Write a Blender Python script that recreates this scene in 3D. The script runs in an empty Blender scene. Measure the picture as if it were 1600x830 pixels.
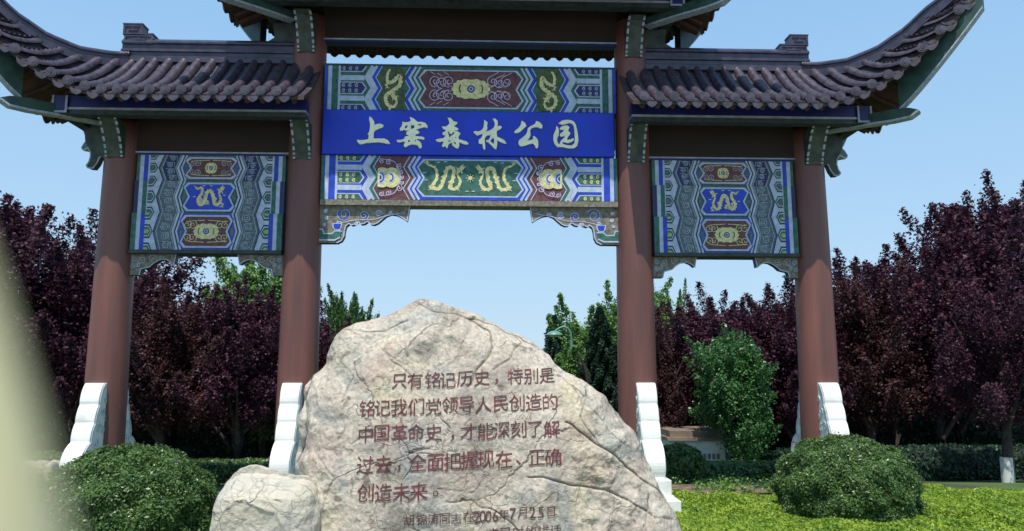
import bpy, bmesh, math, random
import numpy as np
from mathutils import Vector, Matrix, noise
from mathutils.bvhtree import BVHTree
random.seed(7); RNG = np.random.default_rng(11)
S = bpy.context.scene
COL = S.collection
# ------------------------------------------------------------------ camera, sky, sun, exposure
YAW, PITCH, CAM = math.radians(2.2), math.radians(7.92), Vector((.17, -10., 1.6))
cd = bpy.data.cameras.new('camera'); cam = bpy.data.objects.new('camera', cd); COL.objects.link(cam)
cd.sensor_width = 36; cd.lens = 27; cd.clip_start = .01; cd.clip_end = 900
cam.location = CAM
fwd = Vector((math.sin(YAW)*math.cos(PITCH), math.cos(YAW)*math.cos(PITCH), math.sin(PITCH)))
rgt = Vector((math.cos(YAW), -math.sin(YAW), 0)); upv = rgt.cross(fwd)
cam.rotation_euler = fwd.to_track_quat('-Z', 'Y').to_euler()
cd.dof.use_dof = True; cd.dof.focus_distance = 8.; cd.dof.aperture_fstop = 3.0
S.camera = cam
SUN_EL, SUN_AZ = math.radians(66), math.radians(192)
W = bpy.data.worlds.new('World'); S.world = W; W.use_nodes = True
wn = W.node_tree.nodes; wl = W.node_tree.links
sky = wn.new('ShaderNodeTexSky'); sky.sky_type = 'NISHITA'; sky.sun_disc = False
sky.sun_elevation = SUN_EL; sky.sun_rotation = SUN_AZ
sky.air_density = 1.25; sky.dust_density = .6; sky.ozone_density = 2.0
# the photographed sky is an even light blue, a little paler towards the horizon: blended over the sky texture for the whole dome
tc = wn.new('ShaderNodeTexCoord'); sx_ = wn.new('ShaderNodeSeparateXYZ'); wl.new(tc.outputs['Generated'], sx_.inputs[0])
cr = wn.new('ShaderNodeValToRGB'); wl.new(sx_.outputs[2], cr.inputs[0])
cr.color_ramp.elements[0].position = .0; cr.color_ramp.elements[0].color = (.49, .70, .90, 1); cr.color_ramp.elements[1].position = .9; cr.color_ramp.elements[1].color = (.10, .28, .62, 1)
e_ = cr.color_ramp.elements.new(.42); e_.color = (.31, .56, .87, 1)
SKY_K = .12
ml = wn.new('ShaderNodeVectorMath'); ml.operation = 'SCALE'; ml.inputs['Scale'].default_value = .87/SKY_K; wl.new(cr.outputs[0], ml.inputs[0])
mxs = wn.new('ShaderNodeMix'); mxs.data_type = 'RGBA'; mxs.inputs[0].default_value = .85; wl.new(sky.outputs[0], mxs.inputs[6]); wl.new(ml.outputs[0], mxs.inputs[7])
wl.new(mxs.outputs[2], wn['Background'].inputs[0]); wn['Background'].inputs[1].default_value = SKY_K
sd = bpy.data.lights.new('sun', 'SUN'); sd.energy = 4.2; sd.angle = math.radians(.55); sd.color = (1, .955, .89)
so = bpy.data.objects.new('sun', sd); COL.objects.link(so); so.location = (-3, -14, 30)
tosun = Vector((math.sin(SUN_AZ)*math.cos(SUN_EL), math.cos(SUN_AZ)*math.cos(SUN_EL), math.sin(SUN_EL)))
so.rotation_euler = tosun.to_track_quat('Z', 'Y').to_euler()
S.view_settings.view_transform = 'Standard'; S.view_settings.look = 'None'
S.view_settings.exposure = .3; S.view_settings.gamma = 1; S.view_settings.use_curve_mapping = False

def at(px, py, Y):
    """point of the vertical plane y=Y that shows at a place of the photograph (used to measure outlines)"""
    d = rgt*((px-800)/1200) + upv*((415-py)/1200) + fwd
    return CAM + d*((Y-CAM.y)/d.y)
def gz(x, y):
    """height of the ground"""
    if y < 1: return 0.
    return -.115*(min(y, 22)-1) + .02*math.sin(x*.8+y)
# ------------------------------------------------------------------ helpers
def tag(o, label=None, cat=None, group=None, kind=None):
    if label: o['label'] = label
    if cat: o['category'] = cat
    if group: o['group'] = group
    if kind: o['kind'] = kind
    return o
def link(name, me, parent=None, loc=None, scale=None, rot=None):
    o = bpy.data.objects.new(name, me); COL.objects.link(o)
    if parent: o.parent = parent
    if loc is not None: o.location = loc
    if scale is not None: o.scale = scale
    if rot is not None: o.rotation_euler = rot
    return o
def empty(name, loc=(0, 0, 0), label=None, cat=None, group=None, rz=0):
    return tag(link(name, None, None, loc, None, (0, 0, rz)), label, cat, group)
def mesh(name, vs, fs, mats, idx=None, smooth=False):
    me = bpy.data.meshes.new(name); me.from_pydata([tuple(v) for v in vs], [], fs)
    for m in (mats if isinstance(mats, (list, tuple)) else [mats]): me.materials.append(m)
    if idx is not None: me.polygons.foreach_set('material_index', idx)
    if smooth: me.polygons.foreach_set('use_smooth', [True]*len(me.polygons))
    me.update(); return me
def quadmesh(name, V, m):
    """V: (n,4,3) array of leaf quads"""
    n = len(V); me = bpy.data.meshes.new(name)
    me.vertices.add(n*4); me.loops.add(n*4); me.polygons.add(n)
    me.vertices.foreach_set('co', V.reshape(-1).astype(np.float32))
    me.loops.foreach_set('vertex_index', np.arange(n*4, dtype=np.int32))
    me.polygons.foreach_set('loop_start', np.arange(0, n*4, 4, dtype=np.int32))
    me.materials.append(m); me.update(calc_edges=True); return me
class G:
    """collects shapes, links them as one mesh"""
    def __init__(s): s.v = []; s.f = []; s.m = []; s.sm = []
    def add(s, vs, fs, mi=0, sm=False):
        o = len(s.v); s.v += [tuple(v) for v in vs]
        for f in fs: s.f.append([i+o for i in f]); s.m.append(mi); s.sm.append(sm)
        return s
    def box(s, x0, x1, y0, y1, z0, z1, mi=0, M=None):
        vs = [Vector((x, y, z)) for x in (x0, x1) for y in (y0, y1) for z in (z0, z1)]
        if M: vs = [M @ v for v in vs]
        return s.add(vs, [(0, 1, 3, 2), (4, 6, 7, 5), (0, 4, 5, 1), (2, 3, 7, 6), (0, 2, 6, 4), (1, 5, 7, 3)], mi)
    def tube(s, pts, rad, n=10, mi=0, caps=True, sm=True, sq=1.):
        pts = [Vector(p) for p in pts]; rad = rad if isinstance(rad, (list, tuple)) else [rad]*len(pts)
        vs = []; 
        for i, p in enumerate(pts):
            t = (pts[min(i+1, len(pts)-1)]-pts[max(i-1, 0)]).normalized()
            a = t.cross(Vector((0, 0, 1)));
            if a.length < 1e-3: a = Vector((1, 0, 0))
            a.normalize(); b = a.cross(t)
            for k in range(n):
                w = 2*math.pi*k/n; vs.append(p + a*math.cos(w)*rad[i] + b*math.sin(w)*rad[i]*sq)
        fs = [(i*n+k, i*n+(k+1) % n, (i+1)*n+(k+1) % n, (i+1)*n+k) for i in range(len(pts)-1) for k in range(n)]
        s.add(vs, fs, mi, sm)
        if caps: s.add(vs[:n], [tuple(range(n))], mi); s.add(vs[-n:], [tuple(reversed(range(n)))], mi)
        return s
    def lathe(s, prof, n=32, mi=0, c=(0, 0)):
        vs = [(c[0]+r*math.cos(2*math.pi*k/n), c[1]+r*math.sin(2*math.pi*k/n), z) for r, z in prof for k in range(n)]
        fs = [(i*n+k, i*n+(k+1) % n, (i+1)*n+(k+1) % n, (i+1)*n+k) for i in range(len(prof)-1) for k in range(n)]
        return s.add(vs, fs, mi, True)
    def prism(s, poly, f0, f1, mi=0, me=None):
        """poly: 2d points; f0,f1 map (u,v) to the two faces; fills by bmesh triangulation"""
        n = len(poly); a = [f0(*p) for p in poly]; b = [f1(*p) for p in poly]
        from mathutils.geometry import tessellate_polygon
        tri = tessellate_polygon([[Vector((p[0], p[1], 0)) for p in poly]])
        s.add(a, [tuple(t) for t in tri], mi); s.add(b, [tuple(reversed(t)) for t in tri], mi)
        s.add(a+b, [(i, (i+1) % n, n+(i+1) % n, n+i) for i in range(n)], mi if me is None else me)
        return s
    def build(s, name, mats, parent=None, **k):
        me = mesh(name, s.v, s.f, mats, s.m)
        me.polygons.foreach_set('use_smooth', s.sm)
        bm = bmesh.new(); bm.from_mesh(me); bmesh.ops.recalc_face_normals(bm, faces=bm.faces); bm.to_mesh(me); bm.free()
        o = link(name, me, parent)
        if k: tag(o, **k)
        return o
def bevel(o, w=.01, seg=2):
    bm = bmesh.new(); bm.from_mesh(o.data); bmesh.ops.remove_doubles(bm, verts=bm.verts, dist=1e-5)
    bmesh.ops.bevel(bm, geom=[e for e in bm.edges if e.is_manifold and e.calc_face_angle(0) > .6], offset=w, segments=seg, affect='EDGES', profile=.6)
    bm.to_mesh(o.data); bm.free(); return o

def mat(name, col, rough=.6, var=.25, scale=6., bump=0., bscale=40., col2=None, spec=.5, stretch=(1, 1, 1), detail=4, lo=.35, hi=.65, trans=0., coat=0.):
    m = bpy.data.materials.new(name); m.use_nodes = True; nt = m.node_tree; N = nt.nodes; L = nt.links
    P = N['Principled BSDF']; P.inputs['Roughness'].default_value = rough; P.inputs['Specular IOR Level'].default_value = spec
    P.inputs['Coat Weight'].default_value = coat
    g = N.new('ShaderNodeNewGeometry'); mp = N.new('ShaderNodeMapping'); mp.inputs['Scale'].default_value = stretch
    L.new(g.outputs['Position'], mp.inputs[0])
    t = N.new('ShaderNodeTexNoise'); t.inputs['Scale'].default_value = scale; t.inputs['Detail'].default_value = detail; L.new(mp.outputs[0], t.inputs[0])
    r = N.new('ShaderNodeValToRGB'); L.new(t.outputs[0], r.inputs[0])
    c2 = col2 if col2 else tuple(c*(1-var) for c in col); c1 = col if col2 else tuple(min(1, c*(1+var)) for c in col)
    r.color_ramp.elements[0].position = lo; r.color_ramp.elements[0].color = (*c2, 1)
    r.color_ramp.elements[1].position = hi; r.color_ramp.elements[1].color = (*c1, 1)
    L.new(r.outputs[0], P.inputs['Base Color'])
    if bump:
        t2 = N.new('ShaderNodeTexNoise'); t2.inputs['Scale'].default_value = bscale; t2.inputs['Detail'].default_value = 5; L.new(mp.outputs[0], t2.inputs[0])
        b = N.new('ShaderNodeBump'); b.inputs['Strength'].default_value = bump; b.inputs['Distance'].default_value = .02
        L.new(t2.outputs[0], b.inputs['Height']); L.new(b.outputs[0], P.inputs['Normal'])
    if trans:
        tr = N.new('ShaderNodeBsdfTranslucent'); L.new(r.outputs[0], tr.inputs[0]); mx = N.new('ShaderNodeMixShader'); mx.inputs[0].default_value = trans
        L.new(P.outputs[0], mx.inputs[1]); L.new(tr.outputs[0], mx.inputs[2]); L.new(mx.outputs[0], N['Material Output'].inputs[0])
    return m

M = dict(
    column=mat('red_brown_paint', (.215, .082, .060), .45, scale=1.4, col2=(.115, .052, .044), stretch=(4, 4, .45), bump=.25, bscale=30, lo=.3, hi=.72, detail=8),
    tile=mat('glazed_grey_tile', (.088, .070, .092), .34, scale=14, col2=(.038, .030, .042), bump=.25, bscale=60, spec=.6),
    ridge=mat('ridge_tile', (.05, .044, .07), .3, .3, scale=9, bump=.15, spec=.6),
    soffit=mat('brown_soffit_paint', (.085, .042, .022), .75, scale=5, col2=(.038, .022, .014), bump=.2),
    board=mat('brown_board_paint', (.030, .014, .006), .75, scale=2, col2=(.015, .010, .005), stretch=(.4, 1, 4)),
    dblue=mat('dark_blue_paint', (.008, .013, .10), .45, .3, 3), trim=mat('pale_trim', (.30, .34, .40), .6, .2, 8),
    cgreen=mat('corner_green_paint', (.022, .062, .048), .55, .3, 9), greend=mat('dark_green_paint', (.028, .042, .042), .6, .35, 12), greenp=mat('corbel_green', (.04, .060, .045), .6, .4, 8),
    sign=mat('royal_blue_signboard', (.004, .035, .52), .42, .12, 2.5), cream=mat('cream_lettering', (.93, .92, .62), .5, .08, 12),
    white=mat('pale_blue_white_paint', (.42, .50, .61), .6, .14, 14), blue=mat('painted_blue', (.012, .05, .46), .5, .25, 8),
    green=mat('painted_green', (.03, .12, .09), .6, .35, 15), olive=mat('painted_olive', (.06, .09, .03), .6, .4, 25),
    maroon=mat('painted_maroon', (.125, .045, .05), .6, .3, 18), gold=mat('painted_gold', (.62, .58, .27), .5, .22, 30),
    pink=mat('painted_lilac', (.48, .42, .56), .6, .2, 20), teal=mat('painted_teal_grey', (.085, .13, .15), .6, .35, 30),
    fret=mat('fret_line_grey', (.30, .36, .40), .6, .25, 30), lime=mat('painted_lime', (.30, .42, .12), .6, .25, 18),
    carve=mat('carved_olive_stone', (.18, .165, .125), .7, .35, 22, bump=.3), edge=mat('dark_edge', (.02, .035, .045), .5, .2, 9),
    wstone=mat('white_painted_stone', (.80, .80, .76), .55, scale=3.5, col2=(.60, .60, .55), lo=.25, hi=.5, detail=8, bump=.15, bscale=25), bstone=mat('carving_shade_tone', (.52, .60, .60), .6, .2, 16, bump=.2),  # carving tinted bluish, the shade of the stone's sides put into its colour
    slab=mat('grey_plinth_stone', (.42, .44, .42), .7, .2, 10, bump=.3),
)
# ------------------------------------------------------------------ ground
def ground():
    xs = np.concatenate([np.linspace(-400, -30, 12), np.linspace(-28, 28, 57), np.linspace(30, 400, 12)])
    ys = np.concatenate([np.linspace(-60, -12, 8), np.linspace(-11, 24, 71), np.linspace(30, 600, 14)])
    vs = [(x, y, gz(x, y) + (.015*noise.noise(Vector((x*2, y*2, 0))) if abs(x) < 28 and -11 < y < 24 else 0)) for y in ys for x in xs]
    n = len(xs); fs = [(j*n+i, j*n+i+1, (j+1)*n+i+1, (j+1)*n+i) for j in range(len(ys)-1) for i in range(n-1)]
    m = mat('lawn_soil', (.07, .13, .02), .9, scale=1.1, col2=(.045, .05, .02), bump=.6, bscale=25)
    tag(link('ground', mesh('ground', vs, fs, m, smooth=True)), 'green lawn and soil sloping away behind the gateway', 'ground', kind='structure')
    v = []; 
    for i in range(41):
        x = .9+i*.112; w = .05*math.sin(x*2.3)
        for y in (.32+w, 1.0, 1.9): v.append((x, y, gz(x, y)+.018+(.03 if y == 1.0 else 0)))
    f = [(i*3+k, (i+1)*3+k, (i+1)*3+k+1, i*3+k+1) for i in range(40) for k in range(2)]
    mm = mat('bare_soil', (.22, .15, .10), .95, scale=7, col2=(.10, .065, .05), bump=.9, bscale=45)
    tag(link('path', mesh('path', v, f, mm, smooth=True)), 'brown bare soil path under the gateway', 'path', kind='structure')
ground()
def bounce_plaza():  # unseen ground added so its bounce brightens sign and rock
    m = mat('pale_bounce_paving', (.27, .26, .24), .85, .15, 3, bump=.2); g = G()
    g.add([(x, y, .012) for y in (-60, -5.0) for x in (-45, 45)], [(0, 1, 3, 2)]); o = g.build('bounce_paving', m, kind='structure'); o['label'] = 'unseen pale forecourt added before the rock to bounce light upward'
bounce_plaza()
# ------------------------------------------------------------------ the gateway
gate = empty('gateway', (0, 0, 0), 'traditional four-column memorial gateway with grey tiled roofs, painted beams and blue name board', 'gateway')
CX_IN, CX_OUT = 2.18, 4.57
def part(g, name, mats, **k): return g.build(name, mats, gate, **k)
for sx in (-1, 1):
    for cx, top, r0, r1 in ((CX_IN, 6.36, .262, .215), (CX_OUT, 4.86, .262, .212)):
        g = G(); prof = [(r0+.03, 0), (r0+.03, .05), (r0, .06)]
        for k in range(1, 14):
            z = .06+(top-.06)*k/13; prof.append((r0+(r1-r0)*k/13, z))
        prof.append((0, top)); g.lathe(prof, 40, c=(0, 0))
        o = part(g, 'column', M['column']); o.location = (sx*cx, 0, 0)
        g = G(); g.lathe([(0, 0), (.40, 0), (.40, .05), (.36, .11), (.31, .14), (.26, .145)], 40)
        o = part(g, 'column_base', M['slab']); o.location = (sx*cx, 0, .0)
# brace stones
def stone_profile():
    P = [(-.16, .16), (-.16, 1.47), (-.30, 1.47)]
    def lobe(a, b, bulge, n=7):
        (ya, za), (yb, zb) = a, b; L_ = math.hypot(yb-ya, zb-za); nx, nz = -(za-zb)/L_, (-(yb-ya))/L_*-1
        for i in range(1, n+1):
            t = i/n; s_ = math.sin(math.pi*t)**.7*bulge
            P.append((ya+(yb-ya)*t-s_*.92, za+(zb-za)*t+s_*.25))
    lobe((-.30, 1.47), (-.40, 1.21), .035); lobe((-.40, 1.21), (-.475, 1.0), .022); lobe((-.475, 1.0), (-.545, .78), .026); lobe((-.545, .78), (-.73, .385), .105, 12)
    P.append((-.72, .30)); P.append((-.70, .16)); return P
SP = stone_profile()
def ribbon(pts, w, closed=False):
    """2d ribbon -> list of quads; w number or list of half widths"""
    n = len(pts); L_ = []; R_ = []
    for i, p in enumerate(pts):
        a = pts[(i-1) % n] if (closed or i) else p; b = pts[(i+1) % n] if (closed or i < n-1) else p
        d1 = (p[0]-a[0], p[1]-a[1]); d2 = (b[0]-p[0], b[1]-p[1]); l1 = math.hypot(*d1) or 1; l2 = math.hypot(*d2) or 1
        t = (d1[0]/l1+d2[0]/l2, d1[1]/l1+d2[1]/l2); lt = math.hypot(*t) or 1; t = (t[0]/lt, t[1]/lt)
        c = max(.45, abs(t[0]*(d2[0]/l2 if i < n-1 or closed else d1[0]/l1)+t[1]*(d2[1]/l2 if i < n-1 or closed else d1[1]/l1)))
        ww = (w[i] if isinstance(w, (list, tuple)) else w)/c
        L_.append((p[0]-t[1]*ww, p[1]+t[0]*ww)); R_.append((p[0]+t[1]*ww, p[1]-t[0]*ww))
    m_ = n if closed else n-1
    return [[L_[i], L_[(i+1) % n], R_[(i+1) % n], R_[i]] for i in range(m_)]
def spiral(cx, cy, r, a0=0, turns=1.4, d=1, n=20):
    return [(cx+r*(1-.86*i/n)*math.cos(a0+d*2*math.pi*turns*i/n), cy+r*(1-.86*i/n)*math.sin(a0+d*2*math.pi*turns*i/n)) for i in range(n+1)]
gs = G(); gs.prism(SP, lambda u, v: (-.115, u, v), lambda u, v: (.115, u, v))
for i in range(len(gs.sm)): gs.sm[i] = False
gst = gs.build('brace_stone', M['wstone']); bevel(gst, .012); stone_me = gst.data; bpy.data.objects.remove(gst)
gc = G()
inner = [(y*.9-.035, z*.985-.0) for y, z in SP if z > .2 and y < -.2]
for sxx in (-1, 1):
    def put(quads, h, mi=0):
        for q in quads:
            a = [(sxx*(.114), u, v) for u, v in q]; b = [(sxx*(.114+h), u, v) for u, v in q]
            gc.add(a+b, [(4, 5, 6, 7), (0, 1, 5, 4), (2, 3, 7, 6)], mi)
    put(ribbon([(y+.035, z-.01) for y, z in SP[2:-1]], .009), .008)
    for (cx_, cz_, r_, a_, d_) in ((-.52, .50, .13, .5, 1), (-.34, .40, .08, 2, -1), (-.42, .74, .075, 1, -1), (-.30, .68, .06, 3, 1), (-.37, .93, .06, .3, 1), (-.27, .90, .05, 2, -1), (-.30, 1.12, .055, 1, -1), (-.24, 1.26, .04, 0, 1), (-.24, .52, .06, 1, 1), (-.22, 1.04, .035, 1, 1)):
        put(ribbon(spiral(cx_, cz_, r_, a_, 1.3, d_, 16), .009), .009)
cme = gc.build('carving', M['bstone']); carve_me = cme.data; bpy.data.objects.remove(cme)
gb = G(); gb.box(-.17, .17, -.80, -.14, .17, .345); gb.box(-.19, .19, -.83, -.12, .13, .172); gb.box(-.24, .24, -.95, -.12, -.05, .132)
gbo = gb.build('stone_base', M['wstone']); bevel(gbo, .008, 1); base_me = gbo.data; bpy.data.objects.remove(gbo)
for sx in (-1, 1):
    for cx in (CX_IN, CX_OUT):
        for sy in (1, -1):
            st = link('brace_stone', stone_me, gate, (sx*cx+(.05 if sx > 0 and cx < 3 else 0), 0, 0), (1, sy, 1))
            tag(link('carving', carve_me, st), kind='stuff'); link('stone_base', base_me, st)
# ---------------- painted boards
class Paint:
    """flat painted shapes in thin layers on a board facing -Y"""
    def __init__(s, y, mats): s.y = y; s.k = 0; s.g = G(); s.names = mats
    def lay(s): s.k += 1
    def tick(s): s.k += .03
    def poly(s, pts, m):
        from mathutils.geometry import tessellate_polygon
        s.tick(); y = s.y-.0012*(s.k+1); v = [(p[0], y, p[1]) for p in pts]
        s.g.add(v, [tuple(t) for t in tessellate_polygon([[Vector((p[0], p[1], 0)) for p in pts]])], s.names.index(m))
    def rect(s, u0, u1, v0, v1, m): s.poly([(u0, v0), (u1, v0), (u1, v1), (u0, v1)], m)
    def rib(s, pts, w, m, closed=False):
        s.tick(); y = s.y-.0012*(s.k+1)
        for q in ribbon(pts, w, closed): s.g.add([(p[0], y, p[1]) for p in q], [(0, 1, 2, 3)], s.names.index(m))
    def disc(s, cx, cy, rx, ry, m, n=20, a0=0, a1=2*math.pi):
        s.poly([(cx+rx*math.cos(a0+(a1-a0)*i/n), cy+ry*math.sin(a0+(a1-a0)*i/n)) for i in range(n)], m)
    def build(s, name, parent):
        me = mesh(name, s.g.v, s.g.f, [M[n] for n in s.names], s.g.m)
        return tag(link(name, me, parent), kind='stuff' if name in ('painted_pattern', 'dragon_motif') else None)
ALLM = ['white', 'blue', 'green', 'olive', 'maroon', 'gold', 'pink', 'teal', 'fret', 'lime', 'dblue', 'trim', 'cream', 'edge', 'carve']
def smooth(pts, n=6):
    out = []
    for i in range(len(pts)-1):
        p0 = pts[max(i-1, 0)]; p1 = pts[i]; p2 = pts[i+1]; p3 = pts[min(i+2, len(pts)-1)]
        for k in range(n):
            t = k/n; out.append(tuple(.5*((2*p1[j])+(-p0[j]+p2[j])*t+(2*p0[j]-5*p1[j]+4*p2[j]-p3[j])*t*t+(-p0[j]+3*p1[j]-3*p2[j]+p3[j])*t**3) for j in (0, 1)))
    out.append(tuple(pts[-1])); return out
def dragon(P, pts, w, m='gold', legs=3, flip=1):
    c = smooth(pts, 7); n = len(c)
    ws = [w*(.35+.75*math.sin(math.pi*min(1, (i+1)/n*1.05))**.6) if i < n*.93 else w*1.1 for i in range(n)]
    P.rib(c, ws, m)
    for i in range(3, n-4, 3):      # spines
        dx, dy = c[i+1][0]-c[i-1][0], c[i+1][1]-c[i-1][1]; l = math.hypot(dx, dy) or 1; nx, ny = -dy/l, dx/l
        P.poly([(c[i-1][0]+nx*ws[i]*.9, c[i-1][1]+ny*ws[i]*.9), (c[i+1][0]+nx*ws[i]*.9, c[i+1][1]+ny*ws[i]*.9), (c[i][0]+nx*ws[i]*1.7, c[i][1]+ny*ws[i]*1.7)], m)
    for j in range(legs):           # legs with claws
        i = int(n*(.22+.6*j/max(1, legs-1)))-1; x, y = c[i]; s_ = -1
        kx, ky = x+flip*w*2.2, y-w*2.6; P.rib([(x, y), (kx, y-w*1.2), (kx-flip*w, ky)], w*.45, m)
        for a in (-1, 0, 1): P.rib([(kx-flip*w, ky), (kx-flip*w+a*w*1.4, ky-w*.9)], w*.2, m)
    hx, hy = c[-1]; px, py = c[-4]; dx, dy = hx-px, hy-py; l = math.hypot(dx, dy) or 1; dx /= l; dy /= l
    P.lay(); P.poly([(hx-dy*w*1.5, hy+dx*w*1.5), (hx+dx*w*3.2-dy*w*.8, hy+dy*w*3.2+dx*w*.8), (hx+dx*w*1.6, hy+dy*w*1.6), (hx+dx*w*3+dy*w*1., hy+dy*w*3-dx*w*1.), (hx+dy*w*1.5, hy-dx*w*1.5)], m)
    for a in (-1.1, -.5, .4, 1.):   # mane and whiskers
        P.rib([(hx, hy), (hx-dx*w*2-dy*a*w*2.4, hy-dy*w*2+dx*a*w*2.4)], w*.28, m)
def zig(u, sgn, z0, z1, amp, n=2):
    """vertical zigzag line at distance u from the centre on side sgn"""
    return [(sgn*(u+(-amp if k % 2 == 0 else amp)), z0+(z1-z0)*k/(2*n)) for k in range(2*n+1)]
def medal(P, cx, cz, rx, ry, ring='green'):
    P.lay()
    P.poly([(cx+rx*(1+.05*math.cos(a*14))*abs(math.cos(a))**.75*(1 if math.cos(a) > 0 else -1), cz+ry*(1+.05*math.cos(a*14))*abs(math.sin(a))**.8*(1 if math.sin(a) > 0 else -1)) for a in [2*math.pi*i/64 for i in range(64)]], 'gold')
    P.lay(); P.disc(cx, cz, ry*.38, ry*.38, 'dblue'); 
    for s_ in (-1, 1): P.rib([(cx+s_*(rx*.50+ry*.22*math.cos(a)), cz+ry*.42*math.sin(a)) for a in [-1.3+2.6*i/8 for i in range(9)]], ry*.07, ring)
    P.lay(); P.disc(cx, cz, ry*.24, ry*.24, 'white'); P.lay(); P.disc(cx, cz, ry*.14, ry*.14, 'blue')
def scrolls(P, cx, cz, w, h, m, sgn=1, k=3, th=.0055):
    for i in range(k):
        for s_ in (-1, 1):
            r = h*.23; x = cx+sgn*w*(i+.5)/k; z = cz+s_*h*(.27 if i % 2 == 0 else .22)
            P.rib(spiral(x, z, r, math.pi/2*s_+(0 if sgn > 0 else math.pi), 1.5, s_*sgn, 16), th, m)
            P.rib(smooth([(x-sgn*w/k*.5, cz+s_*h*.08), (x, cz+s_*h*.1), (x+sgn*w/k*.35, z)], 4), th*.8, m)
            P.rib([(x, z+s_*r), (x+sgn*r*.8, z+s_*r*1.5)], th*.8, m)
Z_TOP0, Z_TOP1 = at(731, 175, -.13).z, at(731, 105.5, -.13).z
Z_SG0 = at(731, 243.5, -.16).z; Z_LO0 = at(731, 313, -.13).z
Z_SG1 = Z_TOP0
def centre_beam(z0, z1, c_out, c_field, c_cart, tongue, tline, lower):
    b = G(); b.box(-1.95, 1.95, -.125, .125, z0, z1); beam = part(b, 'painted_beam', M['teal'])
    P = Paint(-.125, ALLM); h = z1-z0; cz = (z0+z1)/2
    for s_ in (-1, 1):
        U = lambda a, b_: (min(s_*a, s_*b_), max(s_*a, s_*b_))
        P.k = 0
        P.rect(*U(1.949, 1.30), z0, z1, 'blue' if lower else 'green')
        P.rect(*U(1.36, .60), z0, z1, c_field)
        P.lay()
        P.rect(*U(1.948, 1.91), z0, z1, 'green' if lower else 'blue')
        P.rect(*U(1.90, 1.85), z0, z1, 'white'); P.rect(*U(1.84, 1.765), z0, z1, 'blue' if lower else 'green'); P.rect(*U(1.765, 1.735), z0, z1, 'white')
        for fz in (.27, .73):   # pale rails between tongues
            P.rect(*U(1.735, 1.42), cz+(fz-.5)*h-.035, cz+(fz-.5)*h+.035, 'white')
        P.lay()
        # tongues
        for fz, hh, lo_, hi_ in ((.5, .125, -9, 9), (0., .125, z0, 9), (1., .125, -9, z1)):
            c0 = z0+fz*h
            def tng(e, end, tip):
                pts = [(s_*1.735, c0-hh*h*e), (s_*end, c0-hh*h*e), (s_*tip, c0), (s_*end, c0+hh*h*e), (s_*1.735, c0+hh*h*e)]
                out = [(a, min(max(b_, lo_), hi_)) for a, b_ in pts]; return out
            P.poly(tng(1.12, 1.44, 1.385), 'white'); P.lay(); P.poly(tng(.95, 1.455, 1.405), 'green' if lower else 'dblue'); P.lay()
            for q in range(3):
                x = s_*(1.69-q*.085)
                for t in (-1, 1):
                    if lo_ < c0+t*.02 < hi_: P.rib(spiral(x, c0+t*hh*h*.42, hh*h*.36, t, 1.2, t, 10), .0062, tline)
            P.k -= 2
        P.lay()
        a = .042
        for u, w, m_ in ((1.345, .032, 'white'), (1.29, .024, 'white'), (1.255, .022, 'blue' if not lower else 'green'), (1.228, .006, 'white')):
            P.rib(zig(u, s_, z0+.002, z1-.002, a), w, m_)
            P.k += .1
        inner = ((.835, .006, 'white'), (.80, .022, 'blue' if not lower else 'maroon'), (.765, .016, 'white'), (.735, .014, 'blue'), (.705, .018, 'white')) if lower else ((.855, .006, 'white'), (.82, .024, 'blue'), (.775, .018, 'white'), (.742, .016, 'green'), (.715, .014, 'white'))
        for u, w, m_ in inner:
            P.rib(zig(u, s_, z0+.002, z1-.002, a), w, m_); P.k += .1
    # cartouche
    P.lay()
    def cart(uo, inset):
        z_0, z_1 = z0+inset, z1-inset; c_ = uo
        return [(-(c_-.055), z_0), (c_-.055, z_0), (c_+.03, z0+h*.25), (c_-.055, cz), (c_+.03, z1-h*.25), (c_-.055, z_1), (-(c_-.055), z_1), (-(c_+.03), z1-h*.25), (-(c_-.055), cz), (-(c_+.03), z0+h*.25)]
    P.poly(cart(.70, .0), 'blue' if lower else 'green'); P.lay(); P.poly(cart(.675, .04), 'white'); P.lay(); P.poly(cart(.65, .058), c_cart); P.lay()
    pat = P.build('painted_pattern', beam)
    P = Paint(-.125-.02, ALLM)
    if not lower:
        medal(P, 0, cz, .25, h*.22, 'olive'); 
        for s_ in (-1, 1): scrolls(P, s_*.25, cz, .27, h*.62, 'pink', s_, 3)
        P.build('medallion', beam)
        for s_ in (-1, 1):
            P = Paint(-.125-.012, ALLM)
            X = lambda p: [(s_*(1.04-(x-.5)*.26), z0+h*y) for x, y in p]
            P.poly([(s_*1.165, z0+.02), (s_*.93, z0+.02), (s_*.86, z0+h*.25), (s_*.93, cz), (s_*.86, z1-h*.25), (s_*.93, z1-.02), (s_*1.165, z1-.02), (s_*1.22, z1-h*.25), (s_*1.165, cz), (s_*1.22, z0+h*.25)], 'olive'); P.lay()
            dragon(P, X([(.35, .93), (.2, .8), (.25, .62), (.55, .66), (.82, .78), (.85, .58), (.5, .45), (.15, .32), (.22, .14), (.55, .08), (.72, .2), (.55, .32)]), .021, legs=3, flip=s_)
            P.build('dragon_motif', beam)
    else:
        P.disc(0, cz, .028, .028, 'gold'); 
        for q in range(8): P.rib([(.035*math.cos(q*.785), cz+.035*math.sin(q*.785)), (.055*math.cos(q*.785), cz+.055*math.sin(q*.785))], .004, 'gold')
        P.build('pearl_motif', beam)
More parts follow.
